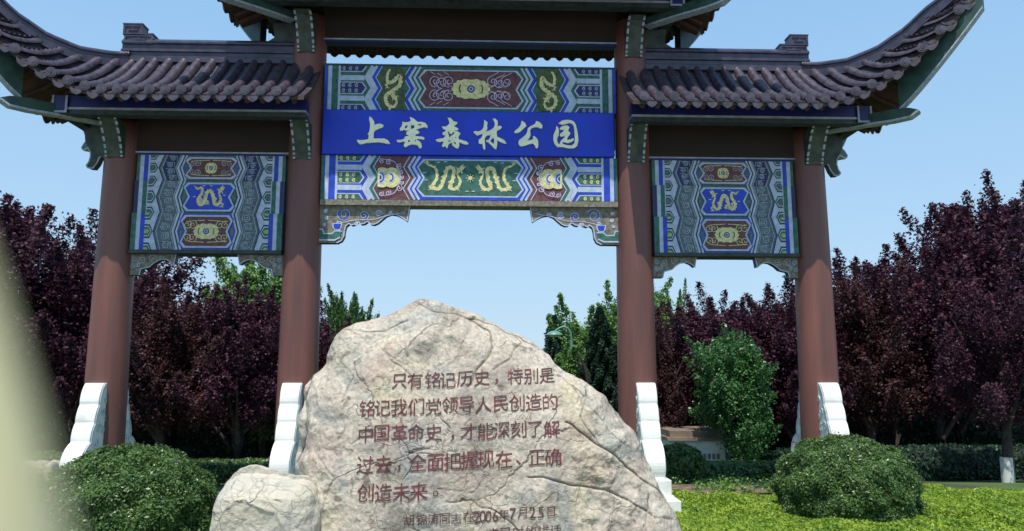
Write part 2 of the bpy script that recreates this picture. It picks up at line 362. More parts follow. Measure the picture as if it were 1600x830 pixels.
        for s_ in (-1, 1):
            P = Paint(-.125-.012, ALLM); X = lambda p: [(s_*x, z0+h*y) for x, y in p]
            dragon(P, X([(.56, .80), (.46, .72), (.44, .5), (.50, .3), (.40, .26), (.34, .5), (.30, .72), (.22, .70), (.235, .45), (.27, .28), (.18, .26), (.13, .42), (.17, .60), (.12, .72)]), .021, legs=4, flip=s_)
            for q in range(5): P.rib([(s_*.56, z0+h*.8), (s_*(.545+.02*q), z0+h*(.93-.03*abs(q-2)))], .004, 'gold')
            for cxx, czz in ((.60, .62), (.58, .45), (.42, .86), (.33, .87), (.04, .2)): P.disc(s_*cxx, z0+h*czz, .028, .007, 'white', 8)
            P.build('dragon_motif', beam)
            P = Paint(-.125-.012, ALLM)
            cxm = 1.13
            for c_ in (1.155, 1.03):
                P.poly([(s_*min(1.212, c_+.122*math.cos(a)), cz+h*.23*math.sin(a)) for a in [2*math.pi*q/36 for q in range(36)]], 'gold')
            P.lay()
            for c_, ms in ((1.165, (('white', .060), ('blue', .047), ('white', .033), ('dblue', .020))), (1.035, (('white', .050), ('blue', .040), ('gold', .026)))):
                for m_, q in ms:
                    P.poly([(s_*(c_+.02), cz-q*1.5)]+[(s_*(c_+.02-q*1.3*math.cos(a)), cz+q*1.5*math.sin(a)) for a in [-math.pi/2+math.pi*k/10 for k in range(1, 10)]]+[(s_*(c_+.02), cz+q*1.5)], m_); P.k += .3
            for (a_, b_, r_) in ((.905, .5, .032), (.93, .74, .045), (.93, .26, .045), (1.07, .85, .04), (1.07, .15, .04), (1.16, .87, .035), (1.16, .13, .035), (.90, .62, .03), (.90, .38, .03)):
                P.rib(spiral(s_*a_, z0+h*b_, r_, 1, 1.4, 1 if b_ > .5 else -1, 14), .0055, 'pink')
            P.rib(smooth([(s_*1.16, z0+h*.92), (s_*1.0, z0+h*.86), (s_*.93, z0+h*.65), (s_*.91, cz), (s_*.93, z0+h*.35), (s_*1.0, z0+h*.14), (s_*1.16, z0+h*.08)], 5), .005, 'pink')
            P.build('medallion', beam)
    return beam
centre_beam(Z_TOP0+.004, Z_TOP1, 'blue', 'green', 'maroon', 'dblue', 'fret', False)
centre_beam(Z_LO0, Z_SG0-.004, 'green', 'maroon', 'green', 'green', 'gold', True)
b = G(); b.box(-1.95, 1.95, -.13, .13, Z_LO0-.075, Z_LO0-.003); b.box(-1.95, 1.95, -.128, .128, Z_TOP1+.003, Z_TOP1+.03, 1); part(b, 'beam_edge_strip', [M['carve'], M['greend']])
# name board and its six characters
b = G(); b.box(-1.945, 1.915, -.17, .17, Z_SG0, Z_SG1); sign = part(b, 'sign_board', M['sign']); bevel(sign, .01, 1)
GLY = [
 ((550, 170), [[(305,140),(345,165),(380,225),(392,290),(440,270),(490,262),(545,290),(530,320),(450,352),(395,380),(372,420),(372,522),(470,522),(560,522),(620,550),(658,605),(610,608),(540,590),(450,580),(330,588),(240,592),(180,612),(140,614),(105,585),(88,545),(150,548),(230,545),(285,530),(295,460),(275,440),(300,410),(315,330),(318,260),(300,200)]]),
 ((550, 170), [[(1000,150),(1060,170),(1100,205),(1135,235),(1210,235),(1270,255),(1305,300),(1300,335),(1260,320),(1200,330),(1130,355),(1090,372),(1130,378),(1163,405),(1150,430),(1100,440),(1090,480),(1150,485),(1220,490),(1255,515),(1240,535),(1180,522),(1120,520),(1120,545),(1165,565),(1200,610),(1205,660),(1190,685),(1165,680),(1140,635),(1090,620),(1030,618),(975,635),(930,668),(900,650),(905,610),(935,570),(870,570),(830,585),(785,575),(778,545),(850,545),(915,520),(960,505),(910,505),(920,488),(980,475),(990,465),(940,440),(950,405),(985,385),(992,372),(940,378),(895,362),(870,378),(835,380),(832,345),(860,310),(875,270),(872,230),(905,240),(960,240),(1010,225),(1020,200)],
   [(1130,265),(1215,262),(1190,300),(1150,290)],[(930,282),(968,285),(960,320),(935,350),(905,345),(915,310)],[(1015,285),(1080,285),(1085,330),(1045,355),(1015,360),(1020,330)],[(960,545),(1005,540),(1005,580),(965,580)],[(1085,535),(1112,545),(1110,572),(1080,570)]]),
 ((670, 170), [[(330,165),(375,165),(400,190),(430,225),(490,240),(480,270),(440,290),(430,310),(480,330),(510,355),(490,375),(440,378),(430,390),(500,400),(545,430),(525,460),(510,490),(515,530),(590,555),(650,570),(685,605),(665,622),(600,610),(525,575),(525,640),(505,690),(470,680),(400,625),(420,612),(400,590),(350,605),(330,640),(320,685),(295,665),(285,640),(255,665),(230,645),(250,600),(270,570),(230,565),(185,578),(140,565),(122,540),(180,525),(250,515),(290,480),(280,460),(240,450),(245,415),(290,395),(300,375),(250,345),(230,315),(290,315),(340,290),(360,250),(350,205)],
   [(325,398),(350,392),(365,430),(392,440),(425,398),(450,410),(430,450),(385,475),(355,510),(345,470),(335,425)],[(455,490),(480,490),(475,520),(455,515)],[(425,585),(445,568),(470,590),(472,632),(445,612)],[(335,550),(385,545),(370,575),(335,582)]]),
 ((670, 170), [[(960,200),(1015,240),(1005,300),(1010,345),(985,400),(1060,380),(1120,340),(1145,290),(1140,230),(1108,180),(1150,178),(1185,215),(1190,260),(1185,310),(1240,300),(1260,325),(1240,350),(1180,380),(1170,420),(1180,490),(1250,520),(1310,555),(1338,605),(1300,600),(1240,575),(1180,545),(1180,620),(1165,700),(1140,695),(1090,640),(1030,580),(1000,575),(995,550),(1035,545),(1060,500),(1080,460),(1020,460),(985,480),(965,520),(970,620),(975,690),(962,712),(940,680),(930,610),(880,608),(865,590),(868,540),(900,520),(925,480),(935,430),(880,450),(835,462),(805,440),(778,405),(810,392),(860,400),(915,375),(945,340),(955,290)],
   [(1060,560),(1095,510),(1130,510),(1135,560),(1125,620),(1085,590)],[(1122,442),(1138,440),(1138,462),(1122,460)]]),
 ((790, 170), [[(280,215),(335,250),(355,300),(340,312),(300,350),(250,400),(200,420),(150,418),(165,385),(220,345),(260,290),(270,250)],[(530,220),(590,240),(632,290),(630,335),(600,342),(560,320),(505,318),(450,335),(420,370),(425,420),(425,470),(400,520),(360,560),(410,555),(460,540),(480,520),(475,480),(495,478),(540,520),(560,570),(562,640),(550,685),(525,682),(505,630),(470,600),(400,615),(330,640),(270,652),(235,630),(222,585),(240,545),(300,500),(355,450),(378,400),(385,350),(420,315),(470,290),(510,270),(520,245)]]),
 ((790, 170), [[(920,255),(970,215),(1040,198),(1120,202),(1180,230),(1215,290),(1235,380),(1250,470),(1255,560),(1235,640),(1190,680),(1110,688),(1010,668),(950,660),(895,660),(850,610),(828,540),(830,460),(855,400),(875,350),(880,305),(905,330),(920,390),(915,460),(890,510),(888,560),(905,605),(940,620),(945,580),(975,540),(1010,510),(1035,480),(1000,475),(960,485),(938,465),(950,435),(990,405),(1010,380),(1000,360),(950,365),(935,350),(960,320),(1010,298),(1070,298),(1100,325),(1085,365),(1070,390),(1110,410),(1115,440),(1080,480),(1060,520),(1060,545),(1120,540),(1170,515),(1175,545),(1140,575),(1080,595),(1020,580),(985,575),(975,600),(1010,625),(1080,640),(1150,640),(1190,600),(1200,540),(1195,450),(1190,370),(1180,300),(1150,260),(1100,245),(1040,265),(975,278)]]),
]
dg = bpy.context.evaluated_depsgraph_get()
for (ox, oy), splines in GLY:
    cu = bpy.data.curves.new('c', 'CURVE'); cu.dimensions = '2D'; cu.fill_mode = 'BOTH'; cu.extrude = .012; cu.bevel_depth = .0025
    for pts in splines:
        sp = cu.splines.new('POLY'); sp.points.add(len(pts)-1); sp.use_cyclic_u = True
        for q, (zx, zy) in zip(sp.points, pts):
            w_ = at(ox+zx/11.07, oy+zy/11.07, -.185); q.co = (w_.x, w_.z, 0, 1)
    co = bpy.data.objects.new('c', cu); COL.objects.link(co); bpy.context.view_layer.update()
    me = bpy.data.meshes.new_from_object(co); bpy.data.objects.remove(co)
    me.transform(Matrix(((1, 0, 0, 0), (0, 0, 1, -.182), (0, 1, 0, 0), (0, 0, 0, 1)))); me.materials.clear(); me.materials.append(M['cream']); me.name = 'sign_character'
    link('sign_character', me, sign)
# side panels: three boards each
ZP0, ZP1 = at(320, 391.5, -.12).z, at(320, 243, -.10).z
ZR = [ZP0, at(320, 334, -.12).z, at(320, 283, -.11).z, ZP1]
def side_panel(sx):
    c = sx*3.375
    for r in range(3):
        z0, z1 = ZR[r]+.002, ZR[r+1]-.002; yf = -(.155, .125, .10)[r]; h = z1-z0; cz = (z0+z1)/2
        b = G(); b.box(c-.955, c+.955, yf, -yf, z0, z1); beam = part(b, 'painted_panel', M['teal'])
        if r == 0:
            b = G(); b.box(c-.96, c+.96, yf-.012, -yf, z0-.045, z0-.003); part(b, 'beam_edge_strip', M['greend'])
        P = Paint(yf, ALLM); O = lambda pts: [(x+c, z) for x, z in pts]
        P.rect(c-.954, c+.954, z0, z1, 'teal'); P.lay()
        P.rect(c-.954, c-.60, z0, z1, 'white'); P.rect(c+.60, c+.954, z0, z1, 'white'); P.lay()
        for s_ in (-1, 1):
            R_ = lambda a, b_, m_: P.rect(c+min(s_*a, s_*b_), c+max(s_*a, s_*b_), z0, z1, m_)
            o_ = .012*(2-r)
            R_(.953, .915-o_, 'green' if r != 1 else 'dblue'); R_(.865-o_, .81-o_, 'blue' if r != 1 else 'green')
            a = .032
            P.poly(O(zig(.64, s_, z0, z1, a, 1)+[(s_*.30, z1), (s_*.30, z0)]), 'teal')
        P.lay()
        for s_ in (-1, 1):
            a = .032
            # fretwork: nested light lines
            for u, w, m_ in ((.605, .005, 'fret'), (.425, .005, 'fret'), (.64, .007, 'dblue')):
                P.rib(O(zig(u, s_, z0, z1, a, 1)), w, m_)
            if r == 2:
                P.poly(O(zig(.59, s_, z0, z1, a, 1)+list(reversed(zig(.44, s_, z0, z1, a, 1)))), 'dblue'); P.k += .4
            for q in range(4):
                fz = z0+h*(q+.5)/4; off = (-a if q in (0, 3) else a)*.45
                P.rib(O(spiral(s_*(.515+off), fz, h*.115, q, 1.9, s_*(1 if q % 2 else -1), 18)), .0042, 'fret')
                P.rib(O([(s_*(.46+off), fz-h*.1), (s_*(.46+off), fz+h*.08), (s_*(.57+off), fz+h*.1)]), .003, 'fret')
            # hexagon stacks at the outer edge
            for fz, lo_, hi_ in ((.5, -9, 9), (0, z0, 9), (1, -9, z1)):
                c0 = z0+fz*h; 
                for e, m_ in ((1., 'edge'), (.76, 'white'), (.6, 'green'), (.3, 'lime' if r == 0 else 'teal')):
                    hh = h*.19*e; w_ = .05+.055*e
                    pts = [(s_*.785, c0-hh), (s_*(.785-w_*.62), c0-hh), (s_*(.785-w_), c0), (s_*(.785-w_*.62), c0+hh), (s_*.785, c0+hh)]
                    P.poly(O([(x, min(max(z, lo_), hi_)) for x, z in pts]), m_); P.k += .5
                P.k -= 2
            P.k += .3
            for u, w, m_ in ((.395, .013, 'white'), (.372, .008, 'edge'), (.35, .011, 'white'), (.328, .006, 'blue' if r != 1 else 'edge')):
                P.rib(O(zig(u, s_, z0, z1, a, 1)), w, m_); P.k += .12
        P.lay()
        def cart(u, i):
            return O([(-(u-.05), z0+i), (u-.05, z0+i), (u, z0+h*.16+i*.6), (u-.062, cz), (u, z1-h*.16-i*.6), (u-.05, z1-i), (-(u-.05), z1-i), (-u, z1-h*.16-i*.6), (-(u-.062), cz), (-u, z0+h*.16+i*.6)])
        P.poly(cart(.345, .012), ('blue', 'green', 'teal')[r]); P.lay(); P.poly(cart(.33, .026), 'white'); P.lay(); P.poly(cart(.305, .048), ('maroon', 'blue', 'maroon')[r]); P.lay()
        P.build('painted_pattern', beam)
        P = Paint(yf-.0135, ALLM)
        if r == 1:
            X = lambda p: [(c+sx*-1*(x-.5)*.46, z0+h*y) for x, y in p]
            dragon(P, X([(.16, .72), (.28, .78), (.30, .62), (.20, .42), (.26, .26), (.38, .34), (.44, .62), (.54, .68), (.62, .5), (.66, .3), (.76, .26), (.84, .42), (.78, .62), (.84, .74)]), .019, legs=4, flip=-sx)
            for q in range(4): P.rib([X([(.16, .72)])[0], X([(.08+.05*q, .84-.02*q)])[0]], .004, 'gold')
            for a_, b_ in ((.35, .84), (.55, .84), (.1, .5), (.93, .55), (.5, .3)): P.disc(X([(a_, b_)])[0][0], z0+h*b_, .022, .006, 'gold', 8)
            P.build('dragon_motif', beam)
        else:
            medal(P, c, cz, .155 if r == 0 else .075, h*.21, 'green')
            for s_ in (-1, 1):
                for k in range(2):
                    for t in (-1, 1):
                        P.rib(spiral(c+s_*(.17+.07*k), cz+t*h*.17, h*.12, t, 1.4, t*s_, 14), .004, 'gold' if r == 0 else 'fret')
                P.rib(O([(s_*.255, cz-h*.25), (s_*.19, cz-h*.28), (s_*.02, cz-h*.3)]), .004, 'gold'); P.rib(O([(s_*.255, cz+h*.25), (s_*.19, cz+h*.28), (s_*.02, cz+h*.3)]), .004, 'gold')
            P.build('medallion', beam)
for sx in (-1, 1): side_panel(sx)
# spandrel brackets
def spandrel(pts, yq, sgn, origin, big):
    w = [at(px, py, yq) for px, py in pts]; poly = [(p.x if sgn < 0 else -p.x, p.z) for p in w]
    g = G(); g.prism(poly, lambda u, v: (u, yq, v), lambda u, v: (u, -yq, v), 0, 1); o = part(g, 'spandrel', [M['carve'], M['edge']])
    P = Paint(yq, ALLM); s = -sgn
    x0 = min(p[0] for p in poly); x1 = max(p[0] for p in poly); z1 = max(p[1] for p in poly); z0 = min(p[1] for p in poly)
    P.rib(poly[1:-1] if big else poly[1:-1], .007, 'white'); P.lay()
    W_ = x1-x0; H = z1-z0; inn = x0 if sgn < 0 else x1; d = 1 if sgn < 0 else -1
    if big:
        for fx, fz, r_, m_ in ((.29, .27, .17, 'blue'), (.50, .30, .12, 'blue'), (.66, .25, .09, 'pink'), (.79, .24, .055, 'pink'), (.24, .50, .07, 'pink'), (.42, .5, .05, 'pink'), (.09, .2, .05, 'pink'), (.10, .38, .05, 'pink'), (.08, .54, .035, 'pink')):
            x = inn+d*W_*fx; z = z1-H*fz
            P.rib(spiral(x, z, H*r_, fx*9, 1.7, d, 20), .009 if r_ > .1 else .0065, m_); P.k += .3; P.rib(spiral(x, z, H*r_*1.12, fx*9, 1.7, d, 20), .004, 'white'); P.k += .1
        P.rib(smooth([(inn+d*W_*.16, z1-H*.55), (inn+d*W_*.4, z1-H*.42), (inn+d*W_*.6, z1-H*.4), (inn+d*W_*.75, z1-H*.3), (inn+d*W_*.95, z1-H*.22)], 5), .005, 'pink')
        P.rect(min(inn+d*.005, inn+d*W_*.14), max(inn+d*.005, inn+d*W_*.14), z1-.012, z1-.004, 'pink')
        bx = inn+d*W_*.215; bw = W_*.055
        P.poly([(bx-bw, z1-H*.50), (bx+bw, z1-H*.50), (bx+bw*.9, z1-H*.62), (bx+bw*.5, z1-H*.68), (bx-bw*.5, z1-H*.68), (bx-bw*.9, z1-H*.62)], 'white'); P.lay()
        P.poly([(bx-bw*.75, z1-H*.52), (bx+bw*.75, z1-H*.52), (bx+bw*.65, z1-H*.61), (bx+bw*.4, z1-H*.655), (bx-bw*.4, z1-H*.655), (bx-bw*.65, z1-H*.61)], 'blue')
        lo = [(inn, z1-H*.66), (inn+d*W_*.06, z1-H*.66), (inn+d*W_*.075, z1-H*.77), (inn+d*W_*.16, z1-H*.77), (inn+d*W_*.19, z1-H*.70), (inn+d*W_*.265, z1-H*.70), (inn+d*W_*.25, z1-H*.86), (inn+d*W_*.19, z1-H*.93), (inn, z1-H*.93)]
        P.poly(lo, 'green'); P.lay(); P.rib(lo[:6], .008, 'white'); P.rib(lo[6:], .01, 'white')
    else:
        for fx, fz, r_ in ((.25, .30, .15), (.5, .27, .12), (.75, .2, .08), (.15, .6, .1), (.1, .2, .08)):
            P.rib(spiral(inn+d*W_*fx, z1-H*fz, H*r_, fx*9, 1.5, d, 16), .006, 'fret')
    P.build('painted_pattern', o)
BIGS = [(497, 319), (641, 319), (636, 345), (629, 340), (620, 335.5), (611, 334), (603, 337), (596, 343), (590, 348), (584, 350.5), (579, 350), (574, 345.5), (569, 349), (563, 350), (560, 346), (554, 350), (549, 351.5), (545, 349), (540, 353), (538, 360), (537, 369), (533, 376), (526, 379.5), (497, 379.5)]
SML = [(200, 396), (278, 396), (274, 413), (268, 408), (261, 405), (252, 406), (243, 411), (236, 417), (228, 419), (223, 420), (221, 425), (220, 430), (200, 430)]
for sg in (-1, 1):
    spandrel(BIGS, -.07, sg, 0, True)
    w0 = [(p[0], p[1]) for p in SML]
def small_sp(cx, face):  # face: direction the bracket points to
    w = [at(px, py, -.06) for px, py in SML]; x0 = w[0].x
    poly = [(cx+face*(p.x-x0), p.z) for p in w]
    g = G(); g.prism(poly, lambda u, v: (u, -.06, v), lambda u, v: (u, .06, v), 0, 1); o = part(g, 'spandrel', [M['carve'], M['edge']])
    P = Paint(-.06, ALLM); P.rib(poly[1:-1], .006, 'white'); P.lay(); H = w[0].z-w[-1].z
    for fx, fz, r_ in ((.08, .25, .04), (.17, .28, .055), (.30, .22, .05), (.43, .18, .035), (.07, .6, .035), (.13, .52, .03)):
        P.rib(spiral(cx+face*(fx+.03), w[0].z-H*fz, r_, fx*20, 1.5, face, 16), .0055, 'fret')
    P.build('painted_pattern', o)
for sx in (-1, 1):
    small_sp(sx*4.41, -sx); small_sp(sx*2.36, sx)
# ---------------- roofs (built for one quadrant, x>0 y<0, then mirrored)
def roof(name_label, x_in, xc, ov, ze, zr, xr, ext, dz, zhip, centre, bz=.115):
    """x_in start of the run, xc corner column, ov overhang, ze eave height, zr ridge height, ext corner spread, dz corner lift"""
    root = empty('roof'); root.parent = gate; root['label'] = name_label
    xs = xc-.27; xt = xc+ov+ext; yt = -(ov+ext)
    def eave(X):
        t = max(0., (X-xs)/(xt-xs)); return Vector((X, -ov-ext*t*t, ze+dz*t*t))
    def seave(Y):   # side eave by |Y|
        t = max(0., (abs(Y)+.27)/(abs(yt)+.27)); return Vector((xc+ov+ext*t*t, -abs(Y), ze+dz*t*t))
    def hip(s):
        for i in range(len(zhip)-1):
            if s <= zhip[i+1][0]:
                a, b_ = zhip[i], zhip[i+1]; t = (s-a[0])/(b_[0]-a[0]); t = t*t*(3-2*t)*.35+t*.65; z = a[1]+(b_[1]-a[1])*t; break
        else: z = zhip[-1][1]
        return Vector((xr+(xt-xr)*s, yt*s, z))
    def top(X): return Vector((X, 0, zr)) if X <= xr else hip(min(1, (X-xr)/(xt-xr)))
    def topf(X): return top(X-.34*max(0., (X-xs)/(xt-xs))**.8)
    def stop(Y): return hip(min(1, abs(Y)/abs(yt)))
    def srf(e, t_, k, sag=.10):
        p = e.lerp(t_, k); L_ = (t_-e).length; p.z -= sag*min(1., L_)*math.sin(math.pi*k)*.8; return p
    SPC = .188
    # rows
    def row_mesh(e, t_, ax):
        """roll tile row from eave e to top t_; ax = across direction"""
        L_ = (t_-e).length; nseg = max(2, int(L_/.045)); g = G(); vs = []; N_ = 8; joint = .2
        for i in range(nseg+1):
            k = i/nseg; p = srf(e, t_, k); p2 = srf(e, t_, min(1, k+.02)); p1 = srf(e, t_, max(0, k-.02))
            tg = (p2-p1).normalized(); up = ax.cross(tg)
            if up.z < 0: up = -up
            r = .056+.006*(1-((k*L_) % joint)/joint)
            for a in range(N_+1):
                w = math.pi*a/N_; vs.append(p + ax*math.cos(w)*r + up*(math.sin(w)*r*1.05+.012))
        n = N_+1; fs = [(i*n+a, i*n+a+1, (i+1)*n+a+1, (i+1)*n+a) for i in range(nseg) for a in range(N_)]
        g.add(vs, fs, 0, True); g.add(vs[:n], [tuple(range(n))], 0)
        me = mesh('roll_tile_row', g.v, g.f, M['tile'], g.m); me.polygons.foreach_set('use_smooth', g.sm); return me
    def pan_mesh(e, t_, ax):
        L_ = (t_-e).length; nseg = max(2, int(L_/.06)); vs = []; N_ = 6; wd = SPC/2*.95
        for i in range(nseg+1):
            for st in (0, 1):
                k = max(0, min(1, (i-(0 if st else .04))/nseg)); p = srf(e, t_, k)
                lift = .0 if st == 0 else .012
                if i == 0 and st == 0: lift = .0
                for a in range(N_+1):
                    w = -1+2*a/N_; vs.append(p+ax*w*wd+Vector((0, 0, -.022*(1-w*w)+.008+lift-.012*(0 if st else 1))))
        n = N_+1; m_ = 2*(nseg+1); fs = [(i*n+a, i*n+a+1, (i+1)*n+a+1, (i+1)*n+a) for i in range(m_-1) for a in range(N_)]
        return mesh('pan_tile_row', vs, fs, M['tile'], smooth=False)
    # eave end pieces: local frame, facing -Y
    g = G(); N_ = 14; ring = [(.062*math.cos(2*math.pi*k/N_), .062*math.sin(2*math.pi*k/N_)) for k in range(N_)]
    g.prism(ring, lambda u, v: (u, -.022, v), lambda u, v: (u, .03, v)); g.prism([(u*.7, v*.7) for u, v in ring], lambda u, v: (u, -.028, v), lambda u, v: (u, -.02, v)); g.prism([(u*.3, v*.3) for u, v in ring], lambda u, v: (u, -.033, v), lambda u, v: (u, -.027, v))
    disc = mesh('eave_disc', g.v, g.f, M['tile'], g.m)
    g = G(); g.prism([(-.085, .02), (-.06, -.012), (-.035, -.03), (0, -.037), (.035, -.03), (.06, -.012), (.085, .02), (.072, -.04), (.05, -.075), (.02, -.098), (0, -.105), (-.02, -.098), (-.05, -.075), (-.072, -.04)], lambda u, v: (u, -.012, v), lambda u, v: (u, .006, v))
    drip = mesh('drip_tile', g.v, g.f, M['tile'], g.m)
    # rafter mesh
    rme = {}
    def rafter_mesh(e, t_, ax, kk):
        g = G(); a = srf(e, t_, .075); b_ = srf(e, t_, kk); dn = Vector((0, 0, -.105)); mid = srf(e, t_, kk/2)
        g.tube([a+dn, mid+dn, b_+dn], .034, 8); o = mesh('rafter', g.v, g.f, M['soffit'], g.m); return o
    signs = [(sx, sy) for sx in (-1, 1) for sy in (1, -1)]
    def place(name, me, loc=None, rot=0., ss=signs):
        for sx, sy in ss:
            o = link(name, me, root, None, (sx, sy, 1))
            if loc is not None:
                o.location = (sx*loc[0], sy*loc[1], loc[2]); o.scale = (1, 1, 1)
                # rotate the piece so that it faces outward on the mirrored side
                ang = rot
                v = Vector((math.sin(ang), -math.cos(ang))); v = Vector((v.x*sx, v.y*sy)); o.rotation_euler = (0, 0, math.atan2(v.x, -v.y))
    # front rows
    nst = int(round((xs-x_in)/SPC)); x0_ = xs-nst*SPC
    ax = Vector((1, 0, 0)); e0, t0 = Vector((0, -ov, ze)), Vector((0, 0, zr)); rm0 = row_mesh(e0, t0, ax); pm0 = pan_mesh(e0, t0, ax); rf0 = rafter_mesh(e0, t0, ax, .97)
    X = x0_+SPC/2; i = 0
    if centre: X = SPC/2
    while X < xt-.05:
        straight = X < xs and X < xr; e = eave(X); t_ = topf(X)
        dd = (eave(X+.01)-eave(X-.01)); rot = math.atan2(dd.y, dd.x)
        if (t_-e).length > .12:
            if straight:
                for sx, sy in signs: link('roll_tile_row', rm0, root, (sx*X, 0, 0), (sx, sy, 1))
            else: place('roll_tile_row', row_mesh(e, t_, ax))
        place('eave_disc', disc, e+Vector((0, -.01, .03)), rot)
        if straight:
            for sx, sy in signs: link('rafter', rf0, root, (sx*X, 0, 0), (sx, sy, 1))
        elif (t_-e).length > .3: place('rafter', rafter_mesh(e, t_, ax, .9))
        X2 = X-SPC/2
        if X2 > x_in+.06 or centre:
            e = eave(X2); t_ = topf(X2); st2 = X2 < xs and X2 < xr
            ss = signs if X2 > .01 or not centre else [(1, 1), (1, -1)]
            if st2:
                for sx, sy in ss: link('pan_tile_row', pm0, root, (sx*X2, 0, 0), (sx, sy, 1))
            elif (t_-e).length > .1: place('pan_tile_row', pan_mesh(e, t_, ax))
            place('drip_tile', drip, e+Vector((0, -.005, -.005)), rot, ss)
        X += SPC
    # side rows
    ay = Vector((0, 1, 0)); Y = SPC/2
    while Y < abs(yt)-.05:
        e = seave(-Y); t_ = stop(-Y); dd = seave(-Y-.01)-seave(-Y+.01); rot = math.atan2(dd.y, dd.x)+math.pi
        if (t_-e).length > .12: place('roll_tile_row', row_mesh(e, t_, ay)); 
        if (t_-e).length > .3: place('rafter', rafter_mesh(e, t_, ay, .9))
        place('eave_disc', disc, e+Vector((.01, 0, .03)), rot)
        Y2 = Y-SPC/2; ss = signs if Y2 > .01 else [(1, 1), (-1, 1)]
        e = seave(-Y2); t_ = stop(-Y2)
        if (t_-e).length > .1: place('pan_tile_row', pan_mesh(e, t_, ay), None, 0, ss)
        place('drip_tile', drip, e+Vector((.005, 0, -.005)), rot, ss)
        Y += SPC
    # boarding under the tiles: top and underside sheets with an edge
    g = G()
    def sheet(ef, tf, us, nk=8):
        n = nk+1
        up = []; dn = []
        for u in us:
            e = ef(u); t_ = tf(u)
            for k in range(n):
                p = srf(e, t_, k/nk); up.append(p+Vector((0, 0, -.018))); dn.append(p+Vector((0, 0, -.068)))
        m_ = len(us); q = [(i*n+k, i*n+k+1, (i+1)*n+k+1, (i+1)*n+k) for i in range(m_-1) for k in range(nk)]
        g.add(up, q, 1, True); g.add(dn, q, 0, True)
        g.add([up[i*n] for i in range(m_)]+[dn[i*n] for i in range(m_)], [(i, i+1, m_+i+1, m_+i) for i in range(m_-1)], 0)
    xi = 0. if centre else x_in
    us = list(np.linspace(xi, xt-.004, 60)); us = sorted(us+[xr, xs]); sheet(eave, top, us)
    if not centre: # close the inner end
        e = eave(xi); t_ = top(xi); a = [srf(e, t_, k/8)+Vector((0, 0, -.018)) for k in range(9)]; b_ = [srf(e, t_, k/8)+Vector((0, 0, -.068)) for k in range(9)]
        g.add(a+b_, [(k, k+1, 10+k, 9+k) for k in range(8)], 0)
    sheet(lambda u: seave(u), lambda u: stop(u), [-abs(yt)*k/30*.998 for k in range(31)])
    me = mesh('roof_boarding', g.v, g.f, [M['soffit'], M['tile']], g.m)
    for sx, sy in signs: link('roof_boarding', me, root, None, (sx, sy, 1))
    # main ridge
    def prof_sweep(path, prof, name, mt, closed_ends=True):
        g = G(); vs = []; n = len(prof)
        for i, p in enumerate(path):
            t = (path[min(i+1, len(path)-1)]-path[max(i-1, 0)]); t.z = 0; t.normalize(); a = Vector((-t.y, t.x, 0))
            for u, v in prof: vs.append(p+a*u+Vector((0, 0, v)))
        g.add(vs, [(i*n+k, i*n+(k+1) % n, (i+1)*n+(k+1) % n, (i+1)*n+k) for i in range(len(path)-1) for k in range(n)])
        g.add(vs[:n], [tuple(range(n))]); g.add(vs[-n:], [tuple(range(n))])
        me = mesh(name, g.v, g.f, mt, g.m)
        bm = bmesh.new(); bm.from_mesh(me); bmesh.ops.recalc_face_normals(bm, faces=bm.faces); bm.to_mesh(me); bm.free(); return me
    half = [(.10, -.05), (.10, .02), (.075, .035), (.075, .085), (.10, .095), (.10, .12), (.065, .135), (.065, .20), (.095, .212), (.095, .235), (.055, .275), (.03, .29)]
    pr = half+[(-u, v) for u, v in reversed(half)]
    xst = -(xr+.15) if centre else x_in+.1
    me = prof_sweep([Vector((xst, 0, zr)), Vector((xr+.15, 0, zr))], pr, 'main_ridge', M['ridge'])
    for sx in ((1,) if centre else (-1, 1)): link('main_ridge', me, root, None, (sx, 1, 1))
    half = [(.065, -.06), (.065, .03), (.05, .04), (.05, .085), (.07, .095), (.07, .115), (.045, .145), (.02, .155)]
    pr = half+[(-u, v) for u, v in reversed(half)]
    me = prof_sweep([hip(k/24) for k in range(1, 25)]+[hip(1)+Vector((.05, -.046, .06))], pr, 'hip_ridge', M['ridge'])
    for sx, sy in signs: link('hip_ridge', me, root, None, (sx, sy, 1))
    # ridge end ornament: two stepped blocks with a key pattern
    zb = zr+.20
    g = G(); x0 = xr-.19
    for (a, b_, c_, d_) in ((x0-.06, x0+.31, zb, zb+.125), (x0+.085, x0+.33, zb+.12, zb+.265)):
        g.box(a, b_, -.075, .075, c_, d_); 
        for sy in (-1, 1):
            y0, y1 = (-.089, -.075) if sy < 0 else (.075, .089)
            w = b_-a; h_ = d_-c_
            g.box(a-.004, b_+.004, y0, y1, d_-.026, d_+.004); g.box(a-.004, b_+.004, y0, y1, c_, c_+.022); g.box(a-.004, a+.022, y0, y1, c_+.022, d_-.026); g.box(b_-.022, b_+.004, y0, y1, c_+.022, d_-.026)
            g.box(a+w*.25, b_-w*.25, y0, y1, c_+h_*.42, c_+h_*.58); g.box(a+w*.45, a+w*.55, y0, y1, c_+h_*.58, c_+h_*.72)
        g.box(a-.01, b_+.01, -.095, .095, d_+.003, d_+.02)
    me = mesh('ridge_ornament', g.v, g.f, M['ridge'], g.m)
    for sx in (-1, 1): link('ridge_ornament', me, root, None, (sx, 1, 1))
